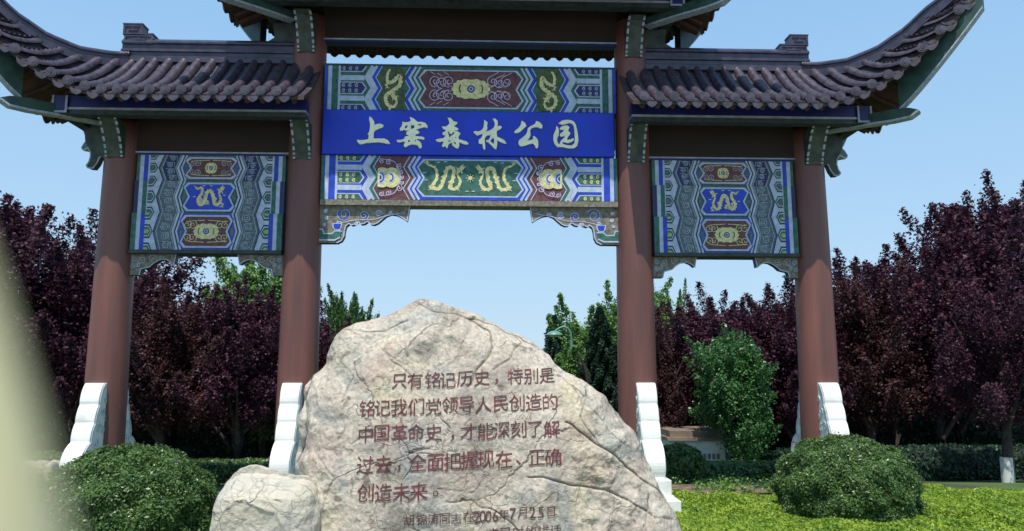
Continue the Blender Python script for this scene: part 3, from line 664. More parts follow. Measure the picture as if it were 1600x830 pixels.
    # corner rafters: level one with a nose and the steep one that lifts the corner
    def plank(pts_lo, pts_up, wd, name, mt, mt2):
        mt = M['cgreen']
        n = len(pts_lo); d = Vector((1, -1, 0)).normalized(); a = Vector((1, 1, 0)).normalized()*wd/2
        g = G(); vs = []
        for l, u in zip(pts_lo, pts_up): vs += [l-a, l+a, u+a, u-a]
        g.add(vs, [(i*4+k, i*4+(k+1) % 4, (i+1)*4+(k+1) % 4, (i+1)*4+k) for i in range(n-1) for k in range(4)]); g.add(vs[:4], [(0, 1, 2, 3)]); g.add(vs[-4:], [(3, 2, 1, 0)])
        for l, u in zip(pts_lo, pts_up): pass
        vs = []                                    # pale outline along the lower edge
        for l, u in zip(pts_lo, pts_up):
            k = (u-l).normalized()*.022; vs += [l-a*1.06-k*.2, l+a*1.06-k*.2, l+a*1.06+k, l-a*1.06+k]
        g.add(vs, [(i*4+k, i*4+(k+1) % 4, (i+1)*4+(k+1) % 4, (i+1)*4+k) for i in range(n-1) for k in range(4)], 1); g.add(vs[-4:], [(3, 2, 1, 0)], 1)
        me = mesh(name, g.v, g.f, [mt, mt2], g.m); bm = bmesh.new(); bm.from_mesh(me); bmesh.ops.recalc_face_normals(bm, faces=bm.faces); bm.to_mesh(me); bm.free(); return me
    D = lambda s, z: Vector((xc+s, -s, z))
    so_ = ov-.06
    me = plank([D(.2, ze-.15), D(so_*.55, ze-.165), D(so_*.85, ze-.19), D(so_, ze-.185), D(so_+.07, ze-.13)], [D(.2, ze-.03), D(so_*.55, ze-.03), D(so_*.85, ze-.035), D(so_, ze-.06), D(so_+.07, ze-.105)], .12, 'corner_rafter', M['green'], M['fret'])
    for sx, sy in signs: link('corner_rafter', me, root, None, (sx, sy, 1))
    xe_ = ov+ext
    lo_ = []; up_ = []
    for k in range(9):
        t = k/8; s_ = ov-.14+(xe_-.06-(ov-.14))*t; zt = ze+dz*((s_+.27)/(xe_+.27))**2
        zl = ze-.05+(zt-.20-(ze-.05))*t; zl = ze-.06+(dz-.33)*(t**1.12)
        lo_.append(D(s_, zl)); up_.append(D(s_, max(zl+.10, zt-.07)))
    me = plank(lo_, up_, .10, 'corner_rafter', M['green'], M['fret'])
    for sx, sy in signs: link('corner_rafter', me, root, None, (sx, sy, 1))
    # eave beams around the four sides, with pale lower line
    yb = .54; zb0 = ze-bz
    def ebeam(x0, x1, y, sw=False):
        g = G()
        for (a, b_, h0, h1, mi) in ((.075, .075, zb0+.045, zb0+.20, 0), (.088, .088, zb0+.02, zb0+.045, 1), (.07, .07, zb0-.04, zb0+.02, 2)):
            if sw: g.box(y-a, y+b_, x0, x1, h0, h1, mi)
            else: g.box(x0, x1, y-a, y+b_, h0, h1, mi)
        return mesh('eave_beam', g.v, g.f, [M['dblue'], M['trim'], M['greend']], g.m)
    xend = xc+yb+.05
    for sy in (-1, 1):
        if centre: link('eave_beam', ebeam(-xend, xend, sy*yb), root)
        else:
            for sx in (-1, 1): link('eave_beam', ebeam(*sorted((sx*(x_in+.06), sx*xend)), sy*yb), root)
    for sx in (-1, 1): link('eave_beam', ebeam(-yb+.08, yb-.08, sx*(xc+yb-.04), True), root)
    # blue beam end blocks
    g = G(); g.box(-.085, .085, -.10, .10, zb0-.03, zb0+.19); g.box(-.095, -.07, -.11, -.10, zb0-.03, zb0+.19, 1); g.box(.07, .095, -.11, -.10, zb0-.03, zb0+.19, 1); g.box(-.07, .07, -.11, -.10, zb0-.03, zb0-.005, 1)
    me = mesh('beam_end', g.v, g.f, [M['dblue'], M['trim']], g.m)
    for sx, sy in signs: link('beam_end', me, root, (sx*(xc+yb-.03), -sy*yb, 0), (1, sy, 1))
    return root
zh_side = [(0, 5.70), (.15, 5.61), (.29, 5.57), (.44, 5.62), (.56, 5.74), (.74, 6.01), (.88, 6.2), (1, 6.36)]
side_roofs = roof('paired lower grey tiled roofs with upturned corners over the side bays', 2.0, CX_OUT, 1.0, 4.93, 5.74, 4.50, .62, 1.36, zh_side, False)
zc = 1.42
zh_c = [(0, 7.12), (.3, 6.98), (.5, 7.08), (.75, 7.45), (1, 7.65)]
roof('highest central grey tiled roof with upturned corners', 0, CX_IN, 1.05, 6.38, 7.2, 2.15, .60, 1.2, zh_c, True, .02)
# tie boards on the column plane and their trims
def tieboard(x0, x1, z0, z1):
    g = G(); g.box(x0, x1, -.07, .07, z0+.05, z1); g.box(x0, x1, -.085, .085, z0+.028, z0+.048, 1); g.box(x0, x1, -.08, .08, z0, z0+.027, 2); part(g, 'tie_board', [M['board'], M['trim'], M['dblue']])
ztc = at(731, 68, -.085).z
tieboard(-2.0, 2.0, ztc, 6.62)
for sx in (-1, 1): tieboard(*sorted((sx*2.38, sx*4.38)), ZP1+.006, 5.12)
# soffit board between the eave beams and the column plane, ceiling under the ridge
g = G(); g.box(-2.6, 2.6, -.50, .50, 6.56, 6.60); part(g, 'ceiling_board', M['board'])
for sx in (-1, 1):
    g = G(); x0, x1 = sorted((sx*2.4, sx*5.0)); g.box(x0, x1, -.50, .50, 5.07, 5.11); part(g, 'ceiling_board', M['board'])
# corbels on the columns
def corbel(x, ztop, zbot, sy):
    """curved bracket projecting in y with dotted pale edges"""
    H = ztop-zbot; prof = [(-.10, 0), (-.235, 0), (-.25, .05), (-.27, .11), (-.31, .20), (-.36, .30), (-.42, .40), (-.47, .46), (-.56, H), (-.10, H)]
    prof = [(y, zbot+z*(H/.50) if i < len(prof)-2 else ztop) for i, (y, z) in enumerate(prof)]
    g = G(); g.prism([(y, z) for y, z in prof], lambda u, v: (x-.11, sy*u, v), lambda u, v: (x+.11, sy*u, v))
    o = part(g, 'corbel', M['greenp']); g = G()
    fr = prof[1:9]
    dense = smooth(fr, 5)
    for e in (-1, 1):
        for k in range(0, len(dense)-3, 5):
            q = dense[k:k+4]
            for a, b_ in zip(q, q[1:]):
                xx0, xx1 = sorted((x+e*.085, x+e*.113)); v = [(xx, sy*(yy-.008), zz) for yy, zz in (a, b_) for xx in (xx0, xx1)]
                v += [(xx, sy*(yy+.01), zz) for yy, zz in (a, b_) for xx in (xx0, xx1)]
                g.add(v, [(0, 1, 3, 2), (0, 2, 6, 4), (1, 3, 7, 5)])
    g.build('corbel_edging', M['fret'], o, kind='stuff')
for sx in (-1, 1):
    for sy in (1, -1):
        corbel(sx*2.18, 4.80, 4.34, sy); corbel(sx*4.57, 4.80, 4.34, sy); corbel(sx*2.18, 6.24, 5.80, sy)
# side brackets with a hooked nose on the outer side of the columns
def side_bracket(sx, xc, z):
    prof = [(.14, z+.42), (.14, z-.02), (.20, z-.04), (.25, z-.01), (.27, z-.02), (.30, z-.10), (.345, z-.165), (.41, z-.16), (.43, z-.13), (.40, z-.08), (.385, z-.01), (.39, z+.05), (.43, z+.12), (.47, z+.20), (.50, z+.42)]
    g = G(); g.prism([(sx*(xc+u), v) for u, v in prof], lambda u, v: (u, -.06, v), lambda u, v: (u, .06, v)); o = part(g, 'side_bracket', M['greenp'])
    g = G()
    for q in ribbon([(sx*(xc+u), v) for u, v in prof[3:13]], .008):
        g.add([(p[0], -.064, p[1]) for p in q]+[(p[0], -.055, p[1]) for p in q], [(0, 1, 2, 3), (0, 1, 5, 4), (2, 3, 7, 6)])
    g.build('bracket_edging', M['fret'], o, kind='stuff')
for sx in (-1, 1): side_bracket(sx, CX_OUT, 4.40); side_bracket(sx, CX_IN, 5.86)

# ------------------------------------------------------------------ the inscribed rock
def rockmat(name, seed=0, pale=False):
    m = bpy.data.materials.new(name); m.use_nodes = True; nt = m.node_tree; N = nt.nodes; L = nt.links; P = N['Principled BSDF']; P.inputs['Roughness'].default_value = .82
    P.inputs['Specular IOR Level'].default_value = .3
    g = N.new('ShaderNodeNewGeometry')
    def noise_(sc, det, off=0, dist=0.):
        mp = N.new('ShaderNodeMapping'); mp.inputs['Location'].default_value = (off+seed, off*2, off); L.new(g.outputs['Position'], mp.inputs[0])
        t = N.new('ShaderNodeTexNoise'); t.inputs['Scale'].default_value = sc; t.inputs['Detail'].default_value = det; t.inputs['Distortion'].default_value = dist; L.new(mp.outputs[0], t.inputs[0]); return t
    def ramp(src, stops):
        r = N.new('ShaderNodeValToRGB'); L.new(src, r.inputs[0]); e = r.color_ramp.elements
        while len(e) < len(stops): e.new(.5)
        for q, (p, c) in zip(e, stops): q.position = p; q.color = (*c, 1)
        return r
    def mix(a, b_, f, mode='MIX'):
        x = N.new('ShaderNodeMix'); x.data_type = 'RGBA'; x.blend_type = mode
        for i, v in ((0, f), (6, a), (7, b_)):
            if hasattr(v, 'is_output') or isinstance(v, bpy.types.NodeSocket): L.new(v, x.inputs[i])
            else: x.inputs[i].default_value = v if i == 0 else (*v, 1)
        return x.outputs[2]
    a = ramp(noise_(2.2, 6, 1, .6).outputs[0], [(.32, (.33, .29, .235)), (.44, (.49, .43, .34)), (.55, (.56, .495, .39)), (.66, (.44, .42, .355))])
    col = a.outputs[0]
    y = ramp(noise_(1.5, 4, 7, .5).outputs[0], [(.53, (0, 0, 0)), (.66, (.5,)*3)]); col = mix(col, (.54, .46, .26), y.outputs[0])
    p = ramp(noise_(2.6, 5, 13, .8).outputs[0], [(.52, (0, 0, 0)), (.64, (.5,)*3)]); col = mix(col, (.42, .30, .25), p.outputs[0])
    gr = ramp(noise_(1.8, 5, 21, .8).outputs[0], [(.54, (0, 0, 0)), (.66, (.6,)*3)]); col = mix(col, (.33, .35, .32), gr.outputs[0])
    dk = ramp(noise_(9, 8, 3, 1.2).outputs[0], [(.60, (0, 0, 0)), (.70, (.75,)*3)]); col = mix(col, (.13, .09, .07), dk.outputs[0])
    fine = ramp(noise_(42, 6, 5).outputs[0], [(.3, (.70,)*3), (.7, (1.15,)*3)]); col = mix(col, fine.outputs[0], 1., 'MULTIPLY')
    # fissures
    fis = []
    for sc, w, off, stg in ((.9, .004, 0, .7), (2.6, .005, 4, .4), (6.5, .010, 9, .3)):
        nn = noise_(2.2*sc, 5, off+30); ad = N.new('ShaderNodeVectorMath'); ad.operation = 'MULTIPLY_ADD'; L.new(nn.outputs[1], ad.inputs[0]); ad.inputs[1].default_value = (.55/sc,)*3; L.new(g.outputs['Position'], ad.inputs[2])
        v = N.new('ShaderNodeTexVoronoi'); v.feature = 'DISTANCE_TO_EDGE'; v.inputs['Scale'].default_value = sc; L.new(ad.outputs[0], v.inputs[0])
        r = ramp(v.outputs[0], [(0., (1,)*3), (w*2.2, (0, 0, 0))])
        brk = ramp(noise_(2.4, 4, off+50).outputs[0], [(.50, (0, 0, 0)), (.62, (stg,)*3)])
        f = N.new('ShaderNodeMath'); f.operation = 'MULTIPLY'; L.new(r.outputs[0], f.inputs[0]); L.new(brk.outputs[0], f.inputs[1]); fis.append(f.outputs[0])
        col = mix(col, (.13, .10, .085), f.outputs[0])
    at_ = N.new('ShaderNodeAttribute'); at_.attribute_name = 'fissure'; col = mix(col, (.09, .065, .05), at_.outputs['Fac'])
    if pale: col = mix(col, (.54, .52, .43), .5)
    L.new(col, P.inputs['Base Color'])
    h = noise_(14, 9, 2, .4).outputs[0]
    for f in fis:
        s = N.new('ShaderNodeMath'); s.operation = 'MULTIPLY_ADD'; L.new(f, s.inputs[0]); s.inputs[1].default_value = -.7; L.new(h, s.inputs[2]); h = s.outputs[0]
    b_ = N.new('ShaderNodeBump'); b_.inputs['Strength'].default_value = .8; b_.inputs['Distance'].default_value = .03; L.new(h, b_.inputs['Height']); L.new(b_.outputs[0], P.inputs['Normal'])
    return m
def seg_d(x, z, pl):
    best = 9
    for (a, b_), (c, d) in zip(pl, pl[1:]):
        L2 = (c-a)**2+(d-b_)**2; t = max(0, min(1, ((x-a)*(c-a)+(z-b_)*(d-b_))/L2)); dd = math.hypot(x-a-t*(c-a), z-b_-t*(d-b_)); best = min(best, dd)
    return best
def rock(outline, Y, depth, cx, cz, cracks, mt, name, NA=760, NR=190, amp=1., flat=None, lean=0., pw=3.2, top=None):
    n = len(outline); pts = smooth(outline+[outline[0]], 8)[:-1]
    # radial resample by angle
    ang = sorted([(math.atan2(z-cz, x-cx), math.hypot(x-cx, z-cz)) for x, z in pts])
    A = np.array([a for a, r in ang]); Rr = np.array([r for a, r in ang]); th = np.linspace(-math.pi, math.pi, NA, endpoint=False)
    rr = np.interp(th, np.concatenate([A-2*math.pi, A, A+2*math.pi]), np.concatenate([Rr]*3))
    vs = []; FZ = []
    CB = [((min(p[0] for p in pl)-.12, max(p[0] for p in pl)+.12, min(p[1] for p in pl)-.12, max(p[1] for p in pl)+.12), pl, w, dp) for pl, w, dp in cracks]
    def pt(th_, r_, k, side):
        x = cx+r_*k*math.cos(th_); z = cz+r_*k*math.sin(th_)
        prof = (1-k**pw)**.62
        y = -depth*prof if side < 0 else depth*.8*prof
        if side < 0:
            v = Vector((x, 0, z))
            big = noise.fractal(v*1.1+Vector((3, 0, 1)), .9, 2., 4)*.09
            rid = (1-abs(noise.noise(v*2.3+Vector((9, 4, 2)))))**3*.03
            fac = noise.fractal(v*5, .8, 2., 4)*.022
            vv = noise.voronoi(Vector((x*1.4+z*.4, 0, z*1.1-x*.5)))[0]; fc = (vv[1]-vv[0])*.05
            fl = 1.
            if flat:
                dx = max(0, flat[0]-x, x-flat[1]); dz = max(0, flat[2]-z, z-flat[3]); fl = min(1., .28+math.hypot(dx, dz)/.3)
            y += (big*.9-rid+fac-fc)*fl*amp
            fz_ = 0.; jx = x+.02*noise.noise(Vector((x*9, z*9, 3))); jz = z+.02*noise.noise(Vector((x*9, z*9, 8)))
            for (bx0_, bx1_, bz0_, bz1_), pl, w, dp in CB:
                if jx < bx0_ or jx > bx1_ or jz < bz0_ or jz > bz1_: continue
                d = seg_d(jx, jz, pl)
                if d < .12: y += dp*.28*math.exp(-(d/(w*.8))**2); e_ = math.exp(-(d/.0042)**2)*min(.9, .3+11*dp); fz_ = max(fz_, e_); y += .008*e_
            FZ.append(fz_)
            if top and z > top[0]: y += min((z-top[0])*top[1], -y-.02 if y < 0 else 0)
        else: y += noise.fractal(Vector((x, 5, z))*1.5, .9, 2., 4)*.12*amp
        w = noise.fractal(Vector((x, y, z))*4, .8, 2, 4)*.018*min(1, k*1.2)
        return (x+w*math.cos(th_), Y+y+lean*(z-cz), z+w*math.sin(th_))
    fs = []
    for side in (-1, 1):
        nr = NR if side < 0 else 24; base = len(vs); vs.append(pt(0, 0, 0, side))
        kmax = nr if side < 0 else nr-1
        ks = [math.sin(math.pi/2*i/nr)**.85 for i in range(1, kmax+1)]
        for k in ks:
            for a, r_ in zip(th, rr): vs.append(pt(a, r_, min(k, 1.), side))
        for a in range(NA): fs.append((base, base+1+a, base+1+(a+1) % NA))
        for i in range(len(ks)-1):
            o = base+1+i*NA; fs += [(o+a, o+NA+a, o+NA+(a+1) % NA, o+(a+1) % NA) for a in range(NA)]
        if side < 0: rim = base+1+(len(ks)-1)*NA
        else:
            o = base+1+(len(ks)-1)*NA; fs += [(o+a, rim+a, rim+(a+1) % NA, o+(a+1) % NA) for a in range(NA)]
    me = mesh(name, vs, fs, mt, smooth=True); A_ = me.attributes.new('fissure', 'FLOAT', 'POINT'); A_.data.foreach_set('value', FZ+[0.]*(len(vs)-len(FZ)))
    bm = bmesh.new(); bm.from_mesh(me); bmesh.ops.recalc_face_normals(bm, faces=bm.faces); bm.to_mesh(me); bm.free()
    return link(name, me), BVHTree.FromPolygons(vs, fs)
RY = -4.05
def A2(l, Y=RY): return [(at(x, y, Y).x, at(x, y, Y).z) for x, y in l]
ol = A2([(655, 466), (675, 470), (700, 478), (722, 484), (745, 491), (768, 503), (790, 514), (812, 522), (832, 533), (843, 545), (858, 556), (880, 578), (905, 590), (928, 608), (944, 622), (958, 640), (975, 660), (990, 672), (1000, 692), (1012, 722), (1025, 755), (1040, 778), (1052, 800), (1062, 830), (1072, 880), (1078, 915), (760, 925), (470, 915), (462, 860), (462, 800), (466, 760), (463, 720), (468, 690), (462, 660), (474, 632), (474, 610), (488, 588), (508, 570), (512, 548), (520, 530), (535, 514), (560, 505), (588, 499), (612, 490), (632, 478)])
CR = [(A2(l), w, d) for l, w, d in [
    ([(880, 655), (900, 672), (950, 705), (985, 735), (1020, 762), (1048, 795)], .011, .055),
    ([(820, 735), (870, 745), (905, 752), (935, 757), (975, 775), (1010, 798), (1055, 806)], .010, .045),
    ([(486, 592), (478, 625), (486, 655), (482, 690), (468, 720)], .03, .10), ([(735, 500), (765, 520), (770, 545), (748, 575), (735, 600)], .016, .05),
    ([(800, 515), (812, 535), (795, 560), (770, 580)], .012, .035), ([(600, 545), (625, 570), (650, 590)], .008, .02), ([(645, 470), (680, 490), (740, 500), (800, 520), (835, 540)], .02, .04),
    ([(690, 640), (705, 668), (680, 690), (650, 700), (625, 712)], .007, .018), ([(1005, 765), (995, 800), (985, 830)], .008, .03), ([(560, 630), (590, 660), (560, 690)], .006, .012),
    ([(530, 560), (560, 590), (545, 620)], .008, .02), ([(720, 470), (715, 500), (690, 520)], .006, .015), ([(880, 590), (910, 620), (900, 650), (930, 690)], .007, .02), ([(500, 700), (530, 740), (520, 790)], .006, .015), ([(760, 735), (740, 760), (690, 752)], .005, .012), ([(920, 640), (960, 690)], .004, .01), ([(950, 770), (940, 830)], .006, .02), ([(700, 770), (740, 772), (780, 790), (820, 830)], .008, .02), ([(540, 515), (600, 520), (640, 500)], .01, .02), ([(640, 700), (690, 702), (740, 690)], .006, .012)]]
FL = A2([(560, 570), (880, 830)])
MR = rockmat('mottled_rock')
rk = empty('inscribed_rock', (at(760, 870, RY).x, RY, 0), 'huge pale mottled boulder with red engraved inscription, standing before the gateway', 'rock')
ro, bvh = rock(ol, RY, .34, at(750, 730, RY).x, at(750, 730, RY).z, CR, MR, 'stone', flat=(FL[0][0], FL[1][0], FL[1][1], FL[0][1]), lean=.06)
ro.parent = rk; ro.location = -rk.location
redp = mat('engraved_red_paint', (.16, .022, .025), .7, scale=9, col2=(.075, .03, .025), bump=.3)
darkp = mat('engraved_dark_paint', (.11, .045, .035), .7, .35, 30)
TXT = [
 ('只有铭记历史，特别是', [(622.6,596),(647.5,595),(675,594),(699,594),(726,592),(753,590),(776,596),(806,588),(831.5,588),(858,587)], 25.5, redp),
 ('铭记我们党领导人民创造的', [(571,639),(596,638),(622.6,637),(650,636),(677,636),(703,633),(729,632.5),(755,632.5),(782.6,631),(808,630),(835,629),(861,628)], 26, redp),
 ('中国革命史，才能深刻了解', [(570,680),(595.6,677),(624,677),(650,676),(678,676),(707,684),(732,674.7),(759,674),(784,672),(810.5,671),(836.6,671),(862.7,671)], 26, redp),
 ('过去，全面把握现在、正确', [(570,727),(599,725),(624,731),(653,722),(681,722),(707.5,721),(733.7,718.7),(759,718),(787,718),(810,722),(839,715),(864,714.5)], 27, redp),
 ('创造未来。', [(571,770),(600,769),(628,768),(654.7,767),(681,770)], 27, redp),
 ('胡锦涛同志在2006年7月25日', [(639.5,812),(659,811),(677,810),(695,809),(713,809),(732,806),(745,806),(754,805.5),(763,805.5),(774,805),(787,803),(801,802),(815.5,800),(831.5,800),(845,800),(861,799)], 17, darkp),
 ('学习时的讲话', [(771,833),(789,832),(810,831),(829,830),(849,829),(868,828)], 17.5, darkp)]
def glyph(ch, bold):
    cu = bpy.data.curves.new('g', 'FONT'); cu.body = ch; cu.size = 1; cu.offset = bold; cu.align_x = 'CENTER'; cu.align_y = 'CENTER'; cu.resolution_u = 2
    o = bpy.data.objects.new('g', cu); COL.objects.link(o); bpy.context.view_layer.update(); me = bpy.data.meshes.new_from_object(o); bpy.data.objects.remove(o); return me
GC = {}
for s_, pos, size, mt in TXT:
    for ch, (px, py) in zip(s_, pos):
        if ch not in GC: GC[ch] = glyph(ch, .0)
        src = GC[ch]
        c = at(px, py, RY-.33); k = size/1200*6.2*.95
        latin = ch.isdigit(); kx = k*(1.25 if latin else 1.); kz = k*(1.35 if latin else 1.)
        vv = [v.co for v in src.vertices]; 
        if not vv: continue
        mx = (min(v.x for v in vv)+max(v.x for v in vv))/2; mz = (min(v.y for v in vv)+max(v.y for v in vv))/2
        if ch in '，。、': mx = mz = None
        bm = bmesh.new(); bm.from_mesh(src)
        bmesh.ops.triangulate(bm, faces=bm.faces); bmesh.ops.subdivide_edges(bm, edges=[e for e in bm.edges if e.calc_length() > .16], cuts=2)
        bmesh.ops.triangulate(bm, faces=bm.faces)
        cxm = 0; jx = random.uniform(-.03, .03)
        xs_ = [v.co.x for v in bm.verts]; ys_ = [v.co.y for v in bm.verts]; cxm = (min(xs_)+max(xs_))/2; cym = (min(ys_)+max(ys_))/2
        for v in bm.verts:
            u = v.co.x-cxm; w = v.co.y-cym; w += u*(.09 if not latin else .03)+jx*u
            nz = noise.noise_vector(Vector((u*4+px, w*4+py, 0)))*.022; u += nz.x; w += nz.y
            X_ = c.x+u*kx; Z_ = c.z+w*kz
            h_ = bvh.ray_cast(Vector((X_, RY-2, Z_)), Vector((0, 1, 0)))
            v.co = Vector((X_, (h_[0].y if h_[0] else c.y)-.006, Z_))
        me = bpy.data.meshes.new('engraved_character'); bm.to_mesh(me); bm.free(); me.materials.append(mt)
        o = link('engraved_character', me, rk); o.location = -rk.location
# small boulder left of it
bo = A2([(366, 737), (378, 729), (398, 728), (418, 733), (440, 737), (465, 741), (490, 750), (505, 800), (505, 850), (500, 905), (420, 925), (330, 905), (330, 850), (337, 808), (343, 778), (352, 756)], -4.25)
b2, _ = rock(bo, -4.25, .30, at(412, 825, -4.25).x, at(412, 825, -4.25).z, [(A2([(395, 745), (425, 762), (455, 775)], -4.25), .008, .02), (A2([(350, 790), (400, 770), (450, 790), (470, 830)], -4.25), .02, -.03)], rockmat('pale_rock', 40, True), 'boulder', 260, 80, .45, pw=7, top=(at(400, 778, -4.5).z, 1.5))
tag(b2, 'small pale boulder leaning against the left foot of the inscribed rock', 'rock')

# ------------------------------------------------------------------ foliage
def leaf_mat(name, c1, c2, scale=7, rough=.45, trans=.25, spec=.4):
    return mat(name, c1, rough, scale=scale, col2=c2, trans=trans, spec=spec, lo=.3, hi=.7, detail=6)
LM = dict(plum=leaf_mat('plum_leaves', (.115, .036, .062), (.026, .010, .020), 3.2, .55, .3, .3), plum2=leaf_mat('bronze_plum_leaves', (.115, .042, .045), (.026, .013, .016), 3, .55, .3, .3),
    green=leaf_mat('green_leaves', (.09, .20, .045), (.035, .09, .025), 5), lite=leaf_mat('light_green_leaves', (.20, .36, .08), (.07, .16, .04), 3), dark=leaf_mat('cypress_leaves', (.035, .085, .045), (.012, .035, .022), 6),
    blue=leaf_mat('pine_needles', (.05, .11, .085), (.02, .05, .04), 6), bush=leaf_mat('clipped_bush_leaves', (.15, .25, .07), (.04, .09, .025), 9, .36), lite2=leaf_mat('glossy_green_leaves', (.10, .24, .07), (.035, .10, .03), 6, .35), glow=leaf_mat('yellow_green_leaves', (.40, .52, .06), (.17, .30, .035), 4, .5, .35))
bark = mat('bark', (.055, .042, .036), .9, .35, 12, bump=.6, bscale=50); core = mat('inner_leaf_shade', (.014, .02, .012), .9, .3, 8)
limew = mat('lime_wash', (.62, .62, .58), .8, .1, 10)
def leaves(C, size, out=None, bias=0., aspect=.55):
    """rhombic leaves at centres C"""
    n = len(C); d = RNG.normal(size=(n, 3)); 
    if out is not None: d = d+out*bias
    d /= np.linalg.norm(d, axis=1)[:, None]; a = np.cross(d, RNG.normal(size=(n, 3))); a /= np.linalg.norm(a, axis=1)[:, None]; b_ = np.cross(d, a)
    s = (size*(.65+.7*RNG.random(n)))[:, None]
    return np.stack([C-a*s, C-b_*s*aspect+d*s*.12, C+a*s, C+b_*s*aspect+d*s*.12], axis=1)
def crown(kind, R, H, n, size, shoots=90, seed=0, upright=1.):
    """leaves along many shoots that spring from limbs; R radius, H height; origin at ground, crown from base z0"""
    rg = np.random.default_rng(seed); C = []; tw = []
    z0 = H*(.30 if kind.startswith('plum') else .2)
    lumps = [(rg.uniform(-1, 1), rg.uniform(-1, 1), rg.uniform(.15, .85)) for _ in range(16)]
    for i in range(shoots):
        u = rg.random()**.55; th = rg.uniform(0, 2*math.pi); zf = rg.random()**.8
        rad = R*(.35+.75*math.sin(math.pi*min(1, .12+.80*zf))**.8)*(.72+.28*math.sin(th*3+i % 3+zf*5))
        p = np.array([rad*u*math.cos(th), rad*u*math.sin(th), z0+(H*.80-z0)*zf])
        dr = np.array([math.cos(th)*.75*u, math.sin(th)*.75*u, .45+.9*upright*zf]); dr /= np.linalg.norm(dr); L_ = H*rg.uniform(.10, .22)*(1.15 if zf > .75 else 1)
        
        if zf > .55 and i % 2: L_ *= 1.45; p = p*np.array([1, 1, 1.03])
        tw.append((p, p+dr*L_)); m_ = int(n/shoots); t = rg.random(m_)**.8
        w = (.20-.17*t)*H*.33*(1. if i % 2 or zf < .55 else 1.2)
        C.append(p+dr*L_*t[:, None]+rg.normal(size=(m_, 3))*w[:, None]*.6)
    C = np.concatenate(C); C[:, 2] = np.maximum(C[:, 2], .1); return C, tw
def trunk_mesh(H, R, seed, wash=False):
    rg = random.Random(seed); g = G()
    r0 = .03*H+.02; pts = [Vector((0, 0, -.3)), Vector((0, 0, 0)), Vector((rg.uniform(-.05, .05), rg.uniform(-.05, .05), H*.2)), Vector((rg.uniform(-.1, .1), rg.uniform(-.1, .1), H*.45)), Vector((rg.uniform(-.15, .15), 0, H*.8))]
    g.tube(pts, [r0*1.25, r0, r0*.8, r0*.55, r0*.15], 9)
    if wash: g.tube([pts[1]+Vector((0, 0, -.1)), Vector((0, 0, H*.13))], r0*1.05, 9, 1)
    for k in range(9):
        a = k*2.4+rg.random(); z = H*rg.uniform(.16, .5); p = Vector((0, 0, z)); q = p+Vector((math.cos(a)*R*.35, math.sin(a)*R*.35, H*.16)); e = p+Vector((math.cos(a)*R*.7, math.sin(a)*R*.7, H*rg.uniform(.28, .42)))
        g.tube([p, q, e], [r0*.45, r0*.28, r0*.08], 6)
    me = mesh('trunk', g.v, g.f, [bark, limew], g.m, smooth=True); return me
PROTO = {}
def proto(key, kind, R, H, n, size, shoots, seed, upright=1., wash=False, cone=False):
    if kind == 'round':
        kind = 'lite2'; rg = np.random.default_rng(seed); K = 46; Q = []
        for i in range(K):
            th = rg.uniform(0, 6.283); u = rg.uniform(-.9, 1); w = math.sqrt(1-u*u)*.8
            Q.append((R*w*math.cos(th)*.78, R*w*math.sin(th)*.78, H*.54+u*H*.36, rg.uniform(.20, .44)*(1 if i % 3 else .8)))
        C = np.concatenate([np.array(q[:3])+(lambda d: d/np.linalg.norm(d, axis=1)[:, None]*(rg.random(n//K)**.4)[:, None])(rg.normal(size=(n//K, 3)))*q[3] for q in Q]); C = C[rg.random(len(C)) < .6]; C2, tw = crown(kind, R*.95, H, int(n*.35), size, 90, seed+5, .15); C = np.concatenate([C, C2])
    elif cone:
        rg = np.random.default_rng(seed); zf = rg.random(n)**1.2; th = rg.uniform(0, 2*math.pi, n); rad = R*(1-zf)**.75*(.74+.40*np.sin(th*5+zf*9)*np.sin(zf*23)+.22*np.sin(th*9-zf*41))*np.sqrt(rg.random(n)*.6+.4)+.03
        C = np.stack([rad*np.cos(th), rad*np.sin(th), .12+(H-.12)*zf], 1); tw = []
    else: C, tw = crown(kind, R, H, n, size, shoots, seed, upright)
    out = C-np.array([0, 0, H*.4]); out /= np.linalg.norm(out, axis=1)[:, None]+1e-6; out[:, 2] += .5
    me = quadmesh('crown', leaves(C, size, out, .7), LM[kind]); PROTO[key] = (me, trunk_mesh(H, R, seed, wash), H)
proto('plumA', 'plum', 1.5, 4.6, 62000, .036, 120, 1, 1.15); proto('plumB', 'plum', 1.55, 4.6, 62000, .036, 110, 2, 1.3); proto('plumC', 'plum2', 1.45, 4.6, 60000, .036, 120, 3, 1.05); proto('plumW', 'plum', 1.5, 4.6, 50000, .038, 110, 4, 1.2, True)
proto('green', 'green', 1.3, 4.0, 50000, .04, 100, 5, .7); proto('lite', 'lite', 1.3, 4.0, 50000, .04, 90, 6, .9); proto('cyp', 'dark', .62, 3.6, 50000, .026, 0, 7, cone=True); proto('pine', 'blue', .8, 3.4, 26000, .03, 0, 8, cone=True)
proto('small', 'round', .80, 2.9, 60000, .031, 90, 9, .4)
def tree(key, name, x, y, top, label, cat='tree', group=None, wide=1., rz=None, crown_mat=None):
    me, tr, H = PROTO[key]; z = gz(x, y); k = (top-z)/H
    t = empty(name, (x, y, z), label, cat, group, rz if rz is not None else random.uniform(0, 6.28)); t.scale = (k*wide, k*wide, k)
    link('crown', me, t); link('trunk', tr, t); return t
PG = 'purple-leaved plum trees behind the gateway'
